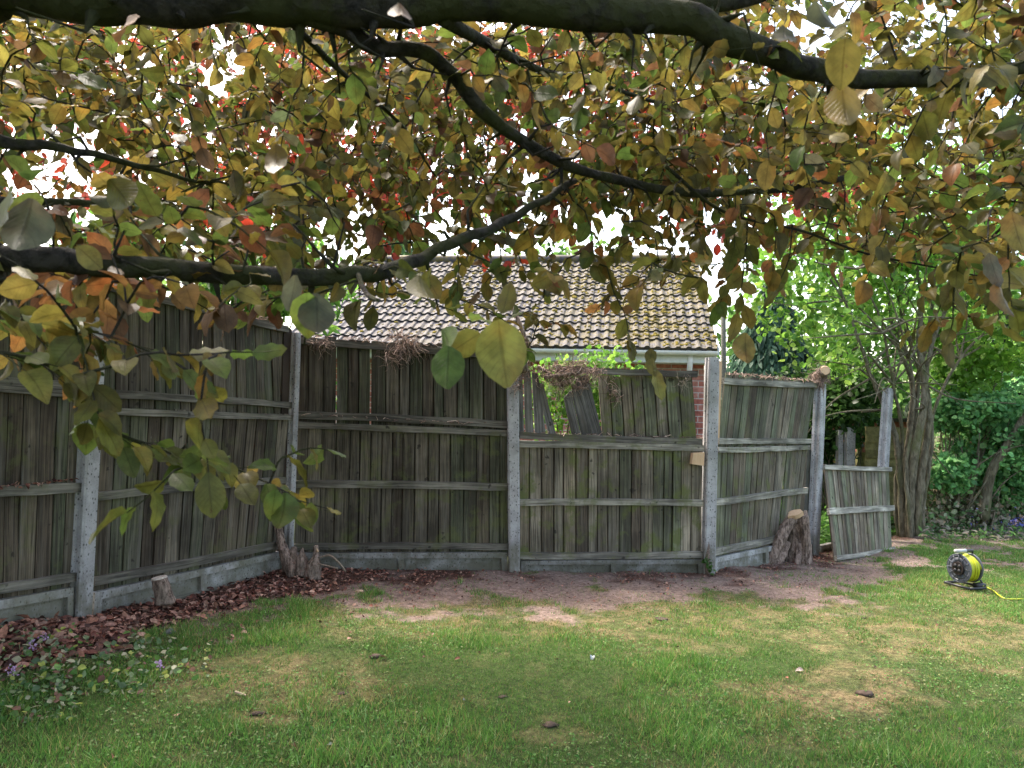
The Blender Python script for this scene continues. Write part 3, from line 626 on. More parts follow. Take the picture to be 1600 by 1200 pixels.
# big hollow stump
b = gp(1234, 880); D = (b - CP) @ (RN @ np.array([0, 0, -1])); D = float(D)
t = thing('hollow_stump', b, 'large knobbly hollow stump with a slanted sawn top against the fence', 'stump')
def B_(u, v, dd=0): return P(u, v, D + dd)
stump_mesh([([B_(1197, 884, .05), B_(1208, 868, .05), B_(1218, 846, .06), B_(1228, 824, .08), B_(1240, 808, .1)], [.04, .06, .062, .062, .06]),
            ([B_(1258, 887, .05), B_(1260, 862, .05), B_(1259, 835, .06), B_(1254, 806, .08)], [.055, .045, .045, .06]),
            ([B_(1234, 888, .2), B_(1240, 850, .19), B_(1246, 816, .15)], [.11, .09, .07]),
            ([B_(1212, 886, .0), B_(1222, 868, .06), B_(1230, 846, .1)], [.035, .045, .04]),
            ([B_(1245, 890, -.03), B_(1247, 872, .04), B_(1250, 850, .1)], [.026, .036, .03]),
            ([B_(1257, 815, .12), B_(1259, 797, .12)], [.045, .018]), ([B_(1264, 886, .12), B_(1264, 850, .12)], [.04, .03]), ([B_(1190, 886, .06), B_(1203, 878, .06)], [.02, .04])], 'stump_body', M['stump'], t, .008, .014)
mb = MB(); cc = B_(1243, 805, .07); n_ = norm(np.array([-.35, -.35, .75])); a1 = norm(np.cross(n_, [0, 1, .3])); a2 = np.cross(n_, a1); th = np.arange(14) / 14 * 6.283
rr = .085 * (1 + .12 * rng.normal(size=14)); ring = cc + n_ * .035 + (np.cos(th) * rr)[:, None] * a1 * .95 + (np.sin(th) * rr)[:, None] * a2 * .6
mb.add(np.concatenate([ring, ring - n_ * .05, [cc + n_ * .04]]), {3: [[i, (i + 1) % 14, 28] for i in range(14)], 4: [[i, 14 + i, 14 + (i + 1) % 14, (i + 1) % 14] for i in range(14)]}); mb.build('sawn_face', M['cut'], t)
# short round stump
b = gp(252, 953); D = float((b - CP) @ (RN @ np.array([0, 0, -1])))
t = thing('round_stump', b, 'short round stump standing in dead leaves by the gravel board', 'stump')
stump_mesh([([B_(258, 942), B_(254, 925), B_(249, 904)], [.068, .055, .052]), ([B_(266, 945, -.02), B_(258, 925)], [.03, .04])], 'stump_body', M['stump'], t, .009, .015)
mb = MB(); tube(mb, [B_(249, 904), B_(248.6, 901.5)], [.05, .046], 14, (.45, .4, .34)); mb.build('sawn_face', M['twig'], t)
# split root stumps in the corner
b = gp(466, 900); D = float((b - CP) @ (RN @ np.array([0, 0, -1])))
t = thing('split_stump', b, 'dark split stump with several pointed prongs in the fence corner', 'stump')
for pts, rad in [([B_(462, 902), B_(452, 880, .02), B_(444, 858, .04)], [.06, .055, .035]), ([B_(452, 890, .05), B_(440, 850, .1), B_(433, 815, .14)], [.05, .04, .03]),
                 ([B_(474, 900, -.02), B_(472, 878), B_(473, 855)], [.07, .05, .008]), ([B_(488, 904, -.04), B_(490, 886, -.03), B_(494, 868), B_(493, 852)], [.075, .065, .03, .02]),
                 ([B_(462, 895, .05), B_(458, 870, .04), B_(459, 855, .03)], [.05, .04, .02])]:
    stump_mesh([(pts, rad)], 'prong', M['stump'], t, .009, .022)
mb = MB(); tube(mb, spline([B_(496, 872, -.02), B_(515, 868, -.05), B_(530, 880, -.1), B_(540, 893, -.12)], 5), [.008] * 16, 6, (.2, .16, .12)); tube(mb, spline([B_(495, 880, -.05), B_(510, 884, -.08), B_(528, 888, -.1)], 5), [.006] * 11, 6, (.22, .17, .13)); mb.build('root', M['twig'], t, True)
mb = MB(); tube(mb, [B_(492, 853), B_(497, 862, -.02)], [.012, .006], 6); mb.build('broken_tip', M['cut'], t)
# stub by post 4
b = gp(1107, 899); D = 7.05
mb = MB(); tube(mb, [P(1106, 902, D), P(1105, 880, D), P(1107, 842, D + .03)], [.028, .024, .02], 10, (.13, .1, .08), knob=.2); tag(mb.build('stick_stub', M['twig'], None, True), 'thin brown cut stem at the foot of the tall post', 'stump')

# ------------------------------------------------------------------ dead ivy tangles
def tangle(name, label, cat, c, r, n, cols, length=.16, logs=(), th=.0022, bias=(0, 0, 0)):
    t = thing(name, c, label, cat, 'tangles of dead roots on the fence'); mb = MB(); r = np.asarray(r); sub = rng.normal(size=(7, 3)) * r * .6
    for _ in range(n):
        d = norm(rng.normal(size=3)); p = c + sub[rng.integers(7)] + d * r * .5 * rng.random() ** .5; pts = [p]; dr = norm(rng.normal(size=3) + np.asarray(bias))
        for k in range(5):
            dr = norm(dr + rng.normal(size=3) * .6 + (c - pts[-1]) * .6 + np.array([0, 0, -.18])); pts.append(pts[-1] + dr * length / 5)
        tube(mb, pts, np.linspace(th * (.5 + 1.4 * rng.random()), th * .3, 6), 4, np.array(cols[rng.integers(len(cols))]) * (.6 + .8 * rng.random()), cap=False)
    mb.build('roots', M['twig'], t)
    for (pts, rad) in logs:
        mb = MB(); tube(mb, pts, rad, 10, (.2, .15, .11), knob=.2); mb.build('log', M['stump'], t, True)
    return t
TC = [(.27, .19, .15), (.17, .12, .095), (.38, .29, .23), (.11, .08, .065)]
f, nm = PF[2]
tangle('root_tangle', 'dead root tangle hanging over the dark upper panel near the slits', 'root tangle', f(622, 543, .05), (.1, .04, .09), 190, TC, .2, bias=(.2, 0, -.6))
tangle('root_tangle', 'small dead root tuft at the left end of the dark upper panel', 'root tangle', f(500, 535, .05), (.09, .03, .04), 60, TC, .12, bias=(0, 0, -.6))
f, nm = PF[3]
tangle('root_tangle', 'largest dead root tangle, over the gap in the broken panel', 'root tangle', f(878, 588, .06), (.2, .05, .1), 430, TC, .22,
       logs=[([f(850, 590, .1), f(905, 582, .12)], [.02, .014]), ([f(895, 605, .1), f(920, 607, .14)], [.012, .01]), ([f(840, 572, .05), f(880, 598, .08)], [.018, .012])])
tangle('root_tangle', 'brown root clump with a knob of wood on top of the middle post', 'root tangle', f(818, 572, .06), (.07, .06, .11), 160, TC, .15,
       logs=[([f(818, 582, .1), f(813, 560, .08), f(822, 545, .06)], [.05, .06, .03]), ([f(800, 480, 0), f(812, 505, 0), f(832, 560, .05)], [.016, .02, .02])])
tangle('root_tangle', 'thin dead stems stuck on the boards right of the gap', 'root tangle', f(958, 610, .04), (.06, .02, .09), 50, TC, .14)
tangle('root_tangle', 'wispy dry stems near the right end of the broken panel', 'root tangle', f(1062, 597, .04), (.05, .015, .05), 24, [(.3, .25, .2)], .12, th=.0014)
f, nm = PF[4]
t = tangle('root_tangle', 'dead ivy clump with a sawn log end on the leaning post', 'root tangle', f(1279, 590, .03), (.1, .06, .08), 260, [(.26, .19, .15), (.14, .1, .08), (.3, .23, .18)], .14,
       logs=[([f(1276, 590, -.05), f(1289, 579, .12)], [.06, .062]), ([f(1284, 590, .06), f(1284, 628, .06)], [.035, .02])])
mb = MB(); tube(mb, [f(1289, 579, .12), f(1289.3, 578.8, .125)], [.055, .05], 12); mb.build('sawn_face', M['cut'], t)
# twiggy debris along panel tops
for i, (bi, u0, v0, u1, v1, lab) in enumerate([(1, 160, 442, 446, 505, 'line of dead stems along the top of the panel behind the leaf spray'), (2, 466, 522, 792, 548, 'line of dead stems along the top of the dark panel'),
                                             (4, 1135, 583, 1275, 595, 'line of dead stems along the top of the slanting board panel'), (2, 466, 647, 790, 664, 'crumbs of dead stems on the middle rail of the dark panel'), (3, 812, 676, 1095, 684, 'crumbs of dead stems on the middle rail below the gap')]):
    f, nm = PF[bi]; mb = MB()
    for _ in range(90 if i < 3 else 45):
        s = rng.random(); p = f(lerp(u0, u1, s), lerp(v0, v1, s), .015 + .02 * rng.random()); d = norm(rng.normal(size=3) * (1, 1, .35)); L = .03 + .1 * rng.random()
        tube(mb, [p - d * L / 2, p + rng.normal(size=3) * .008, p + d * L / 2], [.003, .0025, .001], 4, np.array(TC[rng.integers(4)]) * (.7 + rng.random()), cap=False)
    tag(mb.build('dead_stems', M['twig']), lab, 'dead stems', kind='stuff')

# ------------------------------------------------------------------ leaf litter
LT = leaf_template(1, 4, .6, .04, .5, .35, .9, 3)
TS = leaf_template(1, 1, .4, 0, .1, .1, 1, 8)
def litter():
    N = 60000; d = 2.8 + rng.random(N) * 6; x = (rng.random(N) * 2 - 1) * d * .75; y = d
    lit, dirt, dry, u, v, dd = masks(x, y); fd = fence_dist(x, y)
    pr = lit * np.interp(u, [0, 500, 800, 1300], [.95, .95, .6, .5]) + dirt * np.interp(u, [400, 800, 1400], [.16, .07, .04]) + .0035
    k = (rng.random(N) < pr) & (fd > .03); x, y, u = x[k], y[k], u[k]; m = len(x)
    big = np.clip(1.25 - u / 900, .45, 1.2)
    z = gz(x, y) + rng.random(m) * .018
    nr = norm(np.stack([rng.normal(size=m) * .5, rng.normal(size=m) * .5, np.ones(m)], 1)); dr = norm(np.stack([rng.normal(size=m), rng.normal(size=m), rng.normal(size=m) * .3], 1))
    pal = np.array([[.19, .075, .05], [.27, .13, .085], [.12, .045, .032], [.36, .22, .16], [.075, .035, .027], [.3, .16, .12]])
    c = pal[rng.integers(len(pal), size=m)] * (.6 + .6 * rng.random(m))[:, None]
    mb = MB(); instances(mb, LT[0] * np.array([1, 1, 1.]), LT[1], np.stack([x, y, z], 1), frames(dr, nr), (.025 + .045 * rng.random(m)) * big, c, LT[2])
    tag(mb.build('leaf_litter', M['litter'], None, True), 'brown and reddish dead leaves lying along the fence foot', 'dead leaves', kind='stuff')
    N = 90000; d = 3.2 + rng.random(N) * 6.5; x = (rng.random(N) * 2 - 1) * d * .72; y = d
    lit, dirt, dry, u, v, dd = masks(x, y); fd = fence_dist(x, y); k = (rng.random(N) < dirt * .5 + lit * .2 + dry * .1 + .012) & (fd > .02); x, y = x[k], y[k]; m = len(x)
    pc = np.array([[.1, .06, .045], [.33, .25, .2], [.2, .13, .1], [.42, .35, .27], [.06, .045, .035], [.27, .2, .15]]); z = gz(x, y) + .004
    nr = norm(rng.normal(size=(m, 3)) * .6 + [0, 0, 1]); dr = norm(rng.normal(size=(m, 3)) * (1, 1, .35)); mb = MB()
    instances(mb, TS[0], TS[1], np.stack([x, y, z], 1), frames(dr, nr), .008 + .03 * rng.random(m) ** 3, pc[rng.integers(6, size=m)], TS[2])
    tag(mb.build('soil_crumbs', M['litter']), 'bark crumbs and broken bits strewn over the bare soil strip', 'crumbs', kind='stuff')
    # rail leaves, left bay
    f, nm = PF[0]; mb = MB(); m = 70; s = rng.random(m); pos = np.array([f(lerp(-40, 118, a), lerp(765, 748, a), .02 + .02 * rng.random()) for a in s])
    nr = norm(rng.normal(size=(m, 3)) * .6 + [0, 0, 1]); dr = norm(rng.normal(size=(m, 3)) * (1, 1, .3))
    instances(mb, LT[0], LT[1], pos, frames(dr, nr), .015 + .02 * rng.random(m), pal[rng.integers(len(pal), size=m)] * .8, LT[2])
    tag(mb.build('leaf_crumbs', M['litter']), 'dead leaf crumbs lying on the rail of the leftmost panel', 'dead leaves', kind='stuff')
litter()

# ------------------------------------------------------------------ foreground beech
def cdist(): pass
LCOL = dict(olive=[.11, .108, .024], green=[.09, .13, .028], yel=[.19, .16, .036], org=[.235, .12, .04], brn=[.12, .066, .03], red=[.42, .065, .035], pink=[.33, .075, .06], grey=[.09, .1, .05], cop=[.17, .07, .04])
def beech():
    t = thing('beech_tree', (-2.7, .7, 0), 'copper beech with leafy boughs hanging across the top of the photo', 'tree')
    TRK = np.array([-2.7, .7, 0])
    mb = MB(); tube(mb, spline([TRK + (0, 0, -.2), TRK + (.0, 0, .9), TRK + (.05, .05, 2.2), TRK + (.1, 0, 4.5), TRK + (.3, .2, 7.5)], 6), np.linspace(.34, .1, 25), 18, knob=.06); mb.build('trunk', M['beech'], t, True)
    skel = []; srad = []
    def branch(ctrl, r0, r1, name='branch', n=9, sides=12):
        p = spline(ctrl, n); r = np.linspace(r0, r1, len(p)) * (1 + .16 * (vnoise(np.arange(len(p)) * .23, np.zeros(len(p)), 1, r0 * 900) - .5)); p = p + (np.stack([vnoise(np.arange(len(p)) * .3, np.full(len(p), k * 7.), 1, r0 * 500) for k in range(3)], 1) - .5) * r0 * .35
        if r0 > .012:                                                # short side spurs and knots
            for _ in range(int(len(p) * .3)):
                m_ = MB()
                i0 = rng.integers(2, len(p) - 1); d_ = norm(rng.normal(size=3) + np.array([0, 0, -.2])); l_ = rng.uniform(.03, .14)
                tube(m_, [p[i0], p[i0] + d_ * (r[i0] + l_ * .4), p[i0] + norm(d_ + rng.normal(size=3) * .4) * (r[i0] + l_)], [r[i0] * .45, .0035, .0018], 6)
                m_.build('spur', M['beech'], t, True)
        m_ = MB(); tube(m_, p, r, sides, knob=.05); m_.build(name, M['beech'], t, True); skel.append(p)
        return p
    T1 = TRK + (.05, 0, 2.35); T2 = TRK + (.02, 0, 1.5)
    branch([T1, P(-220, -40, 1.55), P(0, -25, 1.62), P(200, -6, 1.65), P(400, -10, 1.66), P(560, 8, 1.68), P(700, 4, 1.7), P(900, 12, 1.72), P(1060, 30, 1.74), P(1150, 60, 1.76), P(1240, 98, 1.8), P(1330, 122, 1.85), P(1480, 126, 1.9), P(1600, 104, 1.95), P(1750, 85, 2.0)], .07, .012)
    branch([P(900, 8, 1.75), P(1050, 12, 1.8), P(1180, -5, 1.85), P(1300, -60, 1.95)], .034, .012)
    branch([P(480, 22, 1.68), P(540, 46, 1.7), P(590, 74, 1.75), P(660, 80, 1.8), P(710, 120, 1.88), P(760, 180, 1.95), P(830, 228, 2.05), P(900, 262, 2.15), P(980, 284, 2.25), P(1070, 301, 2.35), P(1180, 298, 2.5), P(1290, 286, 2.6), P(1350, 266, 2.7), P(1420, 250, 2.8)], .021, .009)
    branch([T2, P(-250, 370, 1.35), P(-60, 392, 1.42), P(0, 401, 1.46), P(120, 412, 1.5), P(250, 418, 1.55), P(370, 428, 1.6), P(480, 432, 1.65), P(560, 430, 1.7), P(640, 412, 1.8), P(700, 383, 1.9), P(770, 355, 2.0), P(830, 320, 2.1), P(900, 285, 2.2)], .031, .009)
    branch([P(-150, 190, 1.7), P(0, 220, 1.8), P(70, 228, 1.85), P(140, 240, 1.9), P(230, 262, 2.0), P(330, 290, 2.1)], .018, .004)
    branch([P(-150, 310, 1.8), P(0, 314, 1.9), P(90, 316, 1.95), P(170, 320, 2.0), P(260, 345, 2.1)], .016, .004)
    branch([P(690, 30, 1.7), P(790, 84, 2.2), P(850, 112, 2.6), P(930, 130, 3.0), P(1020, 158, 3.4), P(1150, 190, 3.8)], .016, .006)
    branch([P(440, 20, 1.66), P(510, 90, 1.9), P(570, 145, 2.1), P(630, 200, 2.3), P(680, 275, 2.5)], .009, .003, sides=8)
    # drooping spray in front of the left panels
    sprays = [branch([P(-120, 545, 1.25), P(-20, 548, 1.25), P(50, 562, 1.27), P(115, 592, 1.3), P(145, 650, 1.32), P(190, 680, 1.35), P(260, 705, 1.4), P(340, 722, 1.45), P(430, 760, 1.45), P(470, 785, 1.45)], .0042, .0015, 'twig', sides=6)]
    sprays += [branch([P(-120, 480, 1.25), P(-10, 487, 1.3), P(60, 505, 1.33), P(150, 520, 1.36), P(260, 560, 1.4), P(330, 600, 1.42)], .0036, .0014, 'twig', sides=6)]
    branch([P(560, 430, 1.68), P(570, 455, 1.3), P(590, 470, 1.12)], .006, .003, 'twig', sides=6)
    branch([P(1040, 260, 2.2), P(1130, 330, 2.2), P(1250, 360, 2.2), P(1350, 395, 2.2), P(1470, 420, 2.2), P(1580, 440, 2.2)], .005, .002, 'twig', sides=6)
    branch([P(1750, 150, 2.3), P(1650, 260, 2.4), P(1560, 360, 2.5), P(1480, 430, 2.6)], .008, .003, 'twig', sides=6)
    sk = np.concatenate(skel)
    # (u0,u1,v0,v1,n,d0,d1,palette,size)
    Z = [(-100, 1700, -20, 290, 260, 2.8, 4.6, 'a'), (-100, 1150, 30, 310, 420, 4.2, 6.6, 'e'), (-100, 800, -20, 300, 300, 3.6, 6.2, 'c'), (500, 1300, 60, 330, 260, 3.8, 6.4, 'c'), (-150, 500, 200, 370, 70, 2.4, 4, 'c'), (1000, 1720, -40, 330, 180, 3.4, 5.5, 'a'), (850, 1720, -80, 160, 150, 2.6, 4.4, 'a'), (-150, 900, -60, 160, 120, 2.8, 4.4, 'a'), (-100, 1700, 60, 330, 210, 3.2, 5.0, 'a'), (-100, 1700, 20, 250, 190, 2.4, 4.0, 'a'), (250, 1150, 180, 330, 110, 3., 4.6, 'a'), (-150, 1750, -110, 190, 330, 1.7, 3.0, 'a'), (-150, 1750, 50, 340, 460, 2.2, 4.2, 'a'), (60, 1100, 220, 400, 150, 2.0, 3.8, 'b'), (1000, 1720, 200, 410, 150, 1.9, 3.6, 'd'), (930, 1130, 330, 440, 26, 2.6, 3.6, 'd'),
         (380, 930, 370, 470, 34, 1.5, 2.6, 'b'), (700, 1050, 390, 520, 26, 1.9, 3.2, 'd'), (1050, 1500, 350, 430, 24, 1.9, 3.0, 'd'), (1440, 1700, 330, 500, 40, 1.6, 2.4, 'd'), (60, 420, 395, 450, 12, 1.5, 2.2, 'o'), (-80, 500, 300, 400, 44, 1.3, 2.6, 'b'),
         (-60, 130, 470, 540, 3, 1.1, 1.5, 'g'), (140, 340, 500, 580, 3, 1.2, 1.6, 'g'), (250, 450, 650, 740, 3, 1.25, 1.6, 'g2'), (0, 250, 430, 480, 6, 1.3, 1.6, 'o'),
         (0, 500, 60, 330, 130, 3.8, 6.0, 'r'), (350, 1000, 60, 270, 330, 3.8, 6.2, 'r'), (900, 1350, 150, 360, 130, 3.6, 5.5, 'r2'), (300, 620, 280, 420, 60, 3.2, 5., 'a'), (560, 1000, 300, 400, 60, 3.0, 4.5, 'r2')]
    pal = dict(e=['pink', 'red', 'cop', 'olive', 'pink', 'org', 'brn'], a=['olive', 'olive', 'green', 'yel', 'olive', 'yel', 'olive', 'brn', 'olive', 'grey', 'green', 'olive', 'yel', 'green'], c=['pink', 'olive', 'olive', 'pink', 'pink', 'yel', 'red', 'olive', 'brn', 'cop', 'red', 'org'], b=['olive', 'brn', 'olive', 'green', 'olive', 'yel', 'grey', 'green'], d=['yel', 'yel', 'olive', 'org', 'yel', 'olive', 'green', 'yel', 'olive', 'yel'], g=['olive', 'yel', 'green', 'olive', 'green'], g2=['green', 'green', 'olive'],
               o=['org', 'org', 'brn', 'yel'], r=['red', 'pink', 'org', 'brn', 'yel', 'pink'], r2=['org', 'red', 'yel', 'olive', 'olive', 'pink'])
    att = []
    for (u0, u1, v0, v1, n, d0, d1, pk) in Z:
        for _ in range(n):
            u = rng.uniform(u0, u1); v = rng.uniform(v0, v1)
            if 10 < u < 175 and 190 < v < 345 and rng.random() < .8: continue
            if v > 310 and 430 < u < 1050 and rng.random() < .42: continue
            if v > 300 and 1040 < u and rng.random() < .32: continue
            if 680 < u < 850 and 205 < v < 310 and rng.random() < .45: continue
            if 860 < u < 1000 and 330 < v < 400 and rng.random() < .7: continue
            if fbm(u / 60, v / 60, 1, 2, 4) < .3: continue
            att.append((P(u, v, rng.uniform(d0, d1)), pk))
    order = sorted(range(len(att)), key=lambda i: ((sk - att[i][0]) ** 2).sum(1).min())
    nodes = list(sk); nr_ = [0.0] * len(nodes); arr = np.array(nodes)
    tw = MB(); LP = []; LD = []; LC = []; LS = []; LF = []
    cap = len(nodes) + 60000; buf = np.zeros((cap, 3)); buf[:len(nodes)] = arr; nn_ = len(nodes)
    for i in order:
        p, pk = att[i]; dd = ((buf[:nn_] - p) ** 2).sum(1)
        j = int(dd.argmin()); a = buf[j].copy(); dist = math.sqrt(dd[j])
        n = max(3, int(dist / .06) + 2); dirv = norm(p - a); bend = rng.normal(size=3) * .1 * dist; bend[2] += .12 * dist
        ts = np.linspace(0, 1, n)[:, None]; pts = a + (p - a) * ts + bend * (ts * (1 - ts) * 4) + rng.normal(size=(n, 3)) * .004
        ex_l = rng.uniform(.06, .2); ed = norm(dirv + rng.normal(size=3) * .5 + np.array([0, 0, -.3])); k = 5; extra = []
        q_ = pts[-1]
        for e in range(k): ed = norm(ed + rng.normal(size=3) * .14 + np.array([0, 0, -.06])); q_ = q_ + ed * ex_l / k; extra.append(q_)
        pts = np.concatenate([pts, extra]); r0 = min(.0065, .0014 + dist * .0035 + .0006)
        tube(tw, pts, np.linspace(r0 * 1.2, .0011, len(pts)), 5, (1, 1, 1), cap=False)
        mnew = len(pts) - 1; buf[nn_:nn_ + mnew] = pts[1:]; nn_ += mnew
        # leaves alternate along the last stretch
        seg = np.diff(pts, axis=0); L = np.concatenate([[0], np.cumsum(np.linalg.norm(seg, axis=1))]); tot = L[-1]; start = max(0, tot - rng.uniform(.22, .42)); s = start; side = 1
        pn = norm(np.array([0, 0, 1.]) + rng.normal(size=3) * .35)
        while s < tot:
            ii = min(int(np.searchsorted(L, s)) - 1, len(seg) - 1); ii = max(ii, 0); q0 = pts[ii] + seg[ii] * ((s - L[ii]) / max(L[ii + 1] - L[ii], 1e-6)); tv = norm(seg[ii])
            lat = norm(np.cross(tv, pn)); ld = norm(tv * .6 + lat * side * .85 + np.array([0, 0, -.45 * rng.random() - .1]) + rng.normal(size=3) * .22)
            LP.append(q0); LD.append(ld); LF.append(norm(pn + rng.normal(size=3) * .55)); side = -side; s += rng.uniform(.024, .042)
            c = np.array(LCOL[pal[pk][rng.integers(len(pal[pk]))]]); LC.append(c * rng.uniform(.7, 1.25)); LS.append(rng.uniform(.034, .068))
        LP.append(pts[-1]); LD.append(norm(ed + rng.normal(size=3) * .2)); LF.append(norm(pn + rng.normal(size=3) * .6)); LC.append(c * rng.uniform(.8, 1.2)); LS.append(rng.uniform(.05, .075))
    for cv in sprays:                      # leaves set alternately along the drooping sprays, blades held nearly flat
        n_ = int(np.linalg.norm(np.diff(cv, axis=0), axis=1).sum() / .014); side = 1
        for k in range(n_):
            x_ = (.12 + .88 * k / n_) * (len(cv) - 1.001); i0 = int(x_); tv = norm(cv[i0 + 1] - cv[i0]); side = -side
            lat = norm(np.cross(tv, [0, 0, 1.])); c0 = lerp(cv[i0], cv[i0 + 1], x_ - i0); off = rng.uniform(.0, .09); ld = norm(tv * .7 + lat * side * .8 + np.array([0, 0, -.25 * rng.random()]) + rng.normal(size=3) * .15)
            st = c0 + ld * off; tube(tw, [c0, st], [.0012, .0008], 4, cap=False)
            hang = rng.random() < .3 + .5 * (x_ / len(cv) > .85)
            LP.append(st); LD.append(norm(ld + np.array([0, 0, -.9 if hang else -.1]))); LF.append(norm(np.array([0, -.25, 1]) + rng.normal(size=3) * (.5 if hang else .25))); LS.append(rng.uniform(.04, .062))
            LC.append(np.array(LCOL[['green', 'olive', 'yel', 'green', 'olive'][rng.integers(5)]]) * rng.uniform(.8, 1.2))
    # the big near leaves hanging in the middle
    for (u, v, u2, v2, d, col) in [(700, 540, 702, 616, 1.02, 'green'), (690, 515, 722, 560, 1.1, 'green'), (778, 500, 790, 602, .98, 'olive'), (735, 500, 790, 480, 1.1, 'green'), (462, 430, 455, 486, 1.1, 'grey'), (478, 458, 470, 534, 1.05, 'green'), (494, 458, 500, 530, 1.06, 'grey'),
                                   (655, 430, 665, 490, 1.2, 'olive'), (750, 520, 690, 560, 1.15, 'olive'), (625, 5, 628, 55, .9, 'brn'), (1225, 40, 1215, 105, 1.0, 'grey'), (1320, 60, 1335, 135, 1.0, 'olive'), (1315, 130, 1320, 205, 1.05, 'yel'), (20, 290, 15, 375, .95, 'green'), (50, 310, 45, 410, .97, 'grey'),
                                   (430, 225, 440, 290, 1.3, 'olive'), (120, 385, 160, 420, 1.25, 'yel'), (785, 490, 800, 440, 1.2, 'olive'), (170, 280, 215, 330, 1.3, 'olive'), (1275, 0, 1290, 55, 1.0, 'grey'), (200, 25, 215, 90, 1.1, 'brn'), (340, 770, 350, 800, 1.35, 'green'), (430, 765, 425, 815, 1.35, 'green'), (445, 770, 450, 830, 1.36, 'green'), (485, 785, 490, 820, 1.4, 'green'), (468, 775, 495, 765, 1.4, 'yel'), (1560, 440, 1562, 500, 1.5, 'yel'), (1545, 395, 1560, 450, 1.5, 'grey'), (1580, 330, 1590, 400, 1.5, 'yel'), (1020, 560, 1016, 590, 1.9, 'yel'), (1025, 575, 1022, 628, 1.9, 'yel'), (1018, 545, 1012, 575, 1.95, 'olive'), (1165, 520, 1160, 570, 1.8, 'yel'), (1152, 490, 1160, 530, 1.8, 'yel')]:
        a, b_ = P(u, v, d), P(u2, v2, d); L = np.linalg.norm(b_ - a); LP.append(a); LD.append(norm(b_ - a + np.array([0, rng.normal() * .02, 0]))); LF.append(norm(np.array([rng.normal() * .4, 1, .5]))); LC.append(np.array(LCOL[col]) * rng.uniform(.8, 1.1)); LS.append(L)
    tw.build('twigs', M['beech'], t, True)
    LP, LD, LF, LC, LS = map(np.array, (LP, LD, LF, LC, LS)); print('beech leaves', len(LP))
    LC = LC * (.9 + .2 * rng.random(LC.shape))
    mb = MB(); k = rng.integers(6, size=len(LP))
    for a in range(6):
        T = leaf_template(2, 6, (.7, .8, .62, .74, .56, .66)[a], (.03, .02, .045, .02, .04, .03)[a], (.1, .32, -.08, .5, .15, -.2)[a], (.1, .3, -.1, .45, .6, .2)[a], (.85, .95, .8, .9, .85, 1.)[a], a); s = k == a
        instances(mb, T[0], T[1], LP[s], frames(LD[s], LF[s]), LS[s], LC[s], T[2])
    # unseen crown part over and behind the photographer, extra leaves added for shade
    n = 15000; q = rng.normal(size=(n, 3)); q = norm(q) * (rng.random(n) ** .4)[:, None] * np.array([4.6, 4.2, 2.6]) + np.array([-2.6, .3, 5.6])
    u, v, d = project(q); kk = ((d < .2) | (v < -40) | (u < -60) | (u > 1660)) & (q[:, 2] > 2.5) & (fbm(q[:, 0], q[:, 1] + q[:, 2], .9, 3) > .48); q = q[kk]; n = len(q)
    T = leaf_template(1, 3, .66, 0, .1, .1, .85, 9); pl = np.array([LCOL['red'], LCOL['brn'], LCOL['olive'], LCOL['org']])
    instances(mb, T[0], T[1], q, frames(norm(rng.normal(size=(n, 3)) + [0, 0, -.5]), norm(rng.normal(size=(n, 3)) * .5 + [0, 0, 1])), .09 + .05 * rng.random(n), pl[rng.integers(4, size=n)], T[2])
    o = mb.build('leaves', M['leaf'], t, True)
    for k in range(9):
        an = k * .7; e = np.array([-2.6 + 3.6 * math.cos(an), .3 + 3.2 * math.sin(an), 5.4 + .6 * (k % 3)])
        if e[1] > 1.5: e[2] += 1.5
        m_ = MB(); st = TRK + (.1, .0, 2.9 + .3 * k); tube(m_, spline([st, lerp(st, e, .5) + (0, 0, .3), e], 6), np.linspace(.08, .015, 13), 8); m_.build('branch', M['beech'], t, True)
beech()

# ------------------------------------------------------------------ background planting
def crown_mesh(blobs, n, size, cols, tmpl, up=.6, dn=0., hole=.42, ns=1.2, shell=.45, dirb=(0, 0, -.2)):
    P_ = []; C_ = []
    tot = sum(b[1][0] * b[1][1] * b[1][2] for b in blobs) or 1
    for (c, r) in blobs:
        m = int(n * (r[0] * r[1] * r[2]) / tot * 2.2) + 20
        q = norm(rng.normal(size=(m, 3))) * (rng.random(m) ** shell)[:, None] * np.array(r) + np.array(c)
        k = fbm(q[:, 0] + q[:, 1] * .7, q[:, 2] + q[:, 1] * .4, ns, 3) > hole; P_.append(q[k])
    q = np.concatenate(P_); q = q[rng.permutation(len(q))[:n]]; m = len(q); cols = np.array(cols)
    cl = fbm(q[:, 0] * 1.0 + q[:, 1], q[:, 2] * 1.3, 1.9, 3, 7)[:, None]
    a = cols[rng.integers(len(cols), size=m)] * (.6 + .85 * cl) * (.8 + .4 * rng.random((m, 1)))
    d = norm(rng.normal(size=(m, 3)) + np.array(dirb)); nr = norm(rng.normal(size=(m, 3)) * .8 + np.array([0, 0, up]))
    mb = MB(); instances(mb, tmpl[0], tmpl[1], q, frames(d, nr), size * (.6 + .8 * rng.random(m)), a, tmpl[2]); return mb
TR = leaf_template(1, 3, .85, .02, .15, .1, .7, 5); TN = leaf_template(1, 3, .34, .0, .2, .15, .8, 6); TS = leaf_template(1, 1, .25, 0, .1, .1, 1, 8)
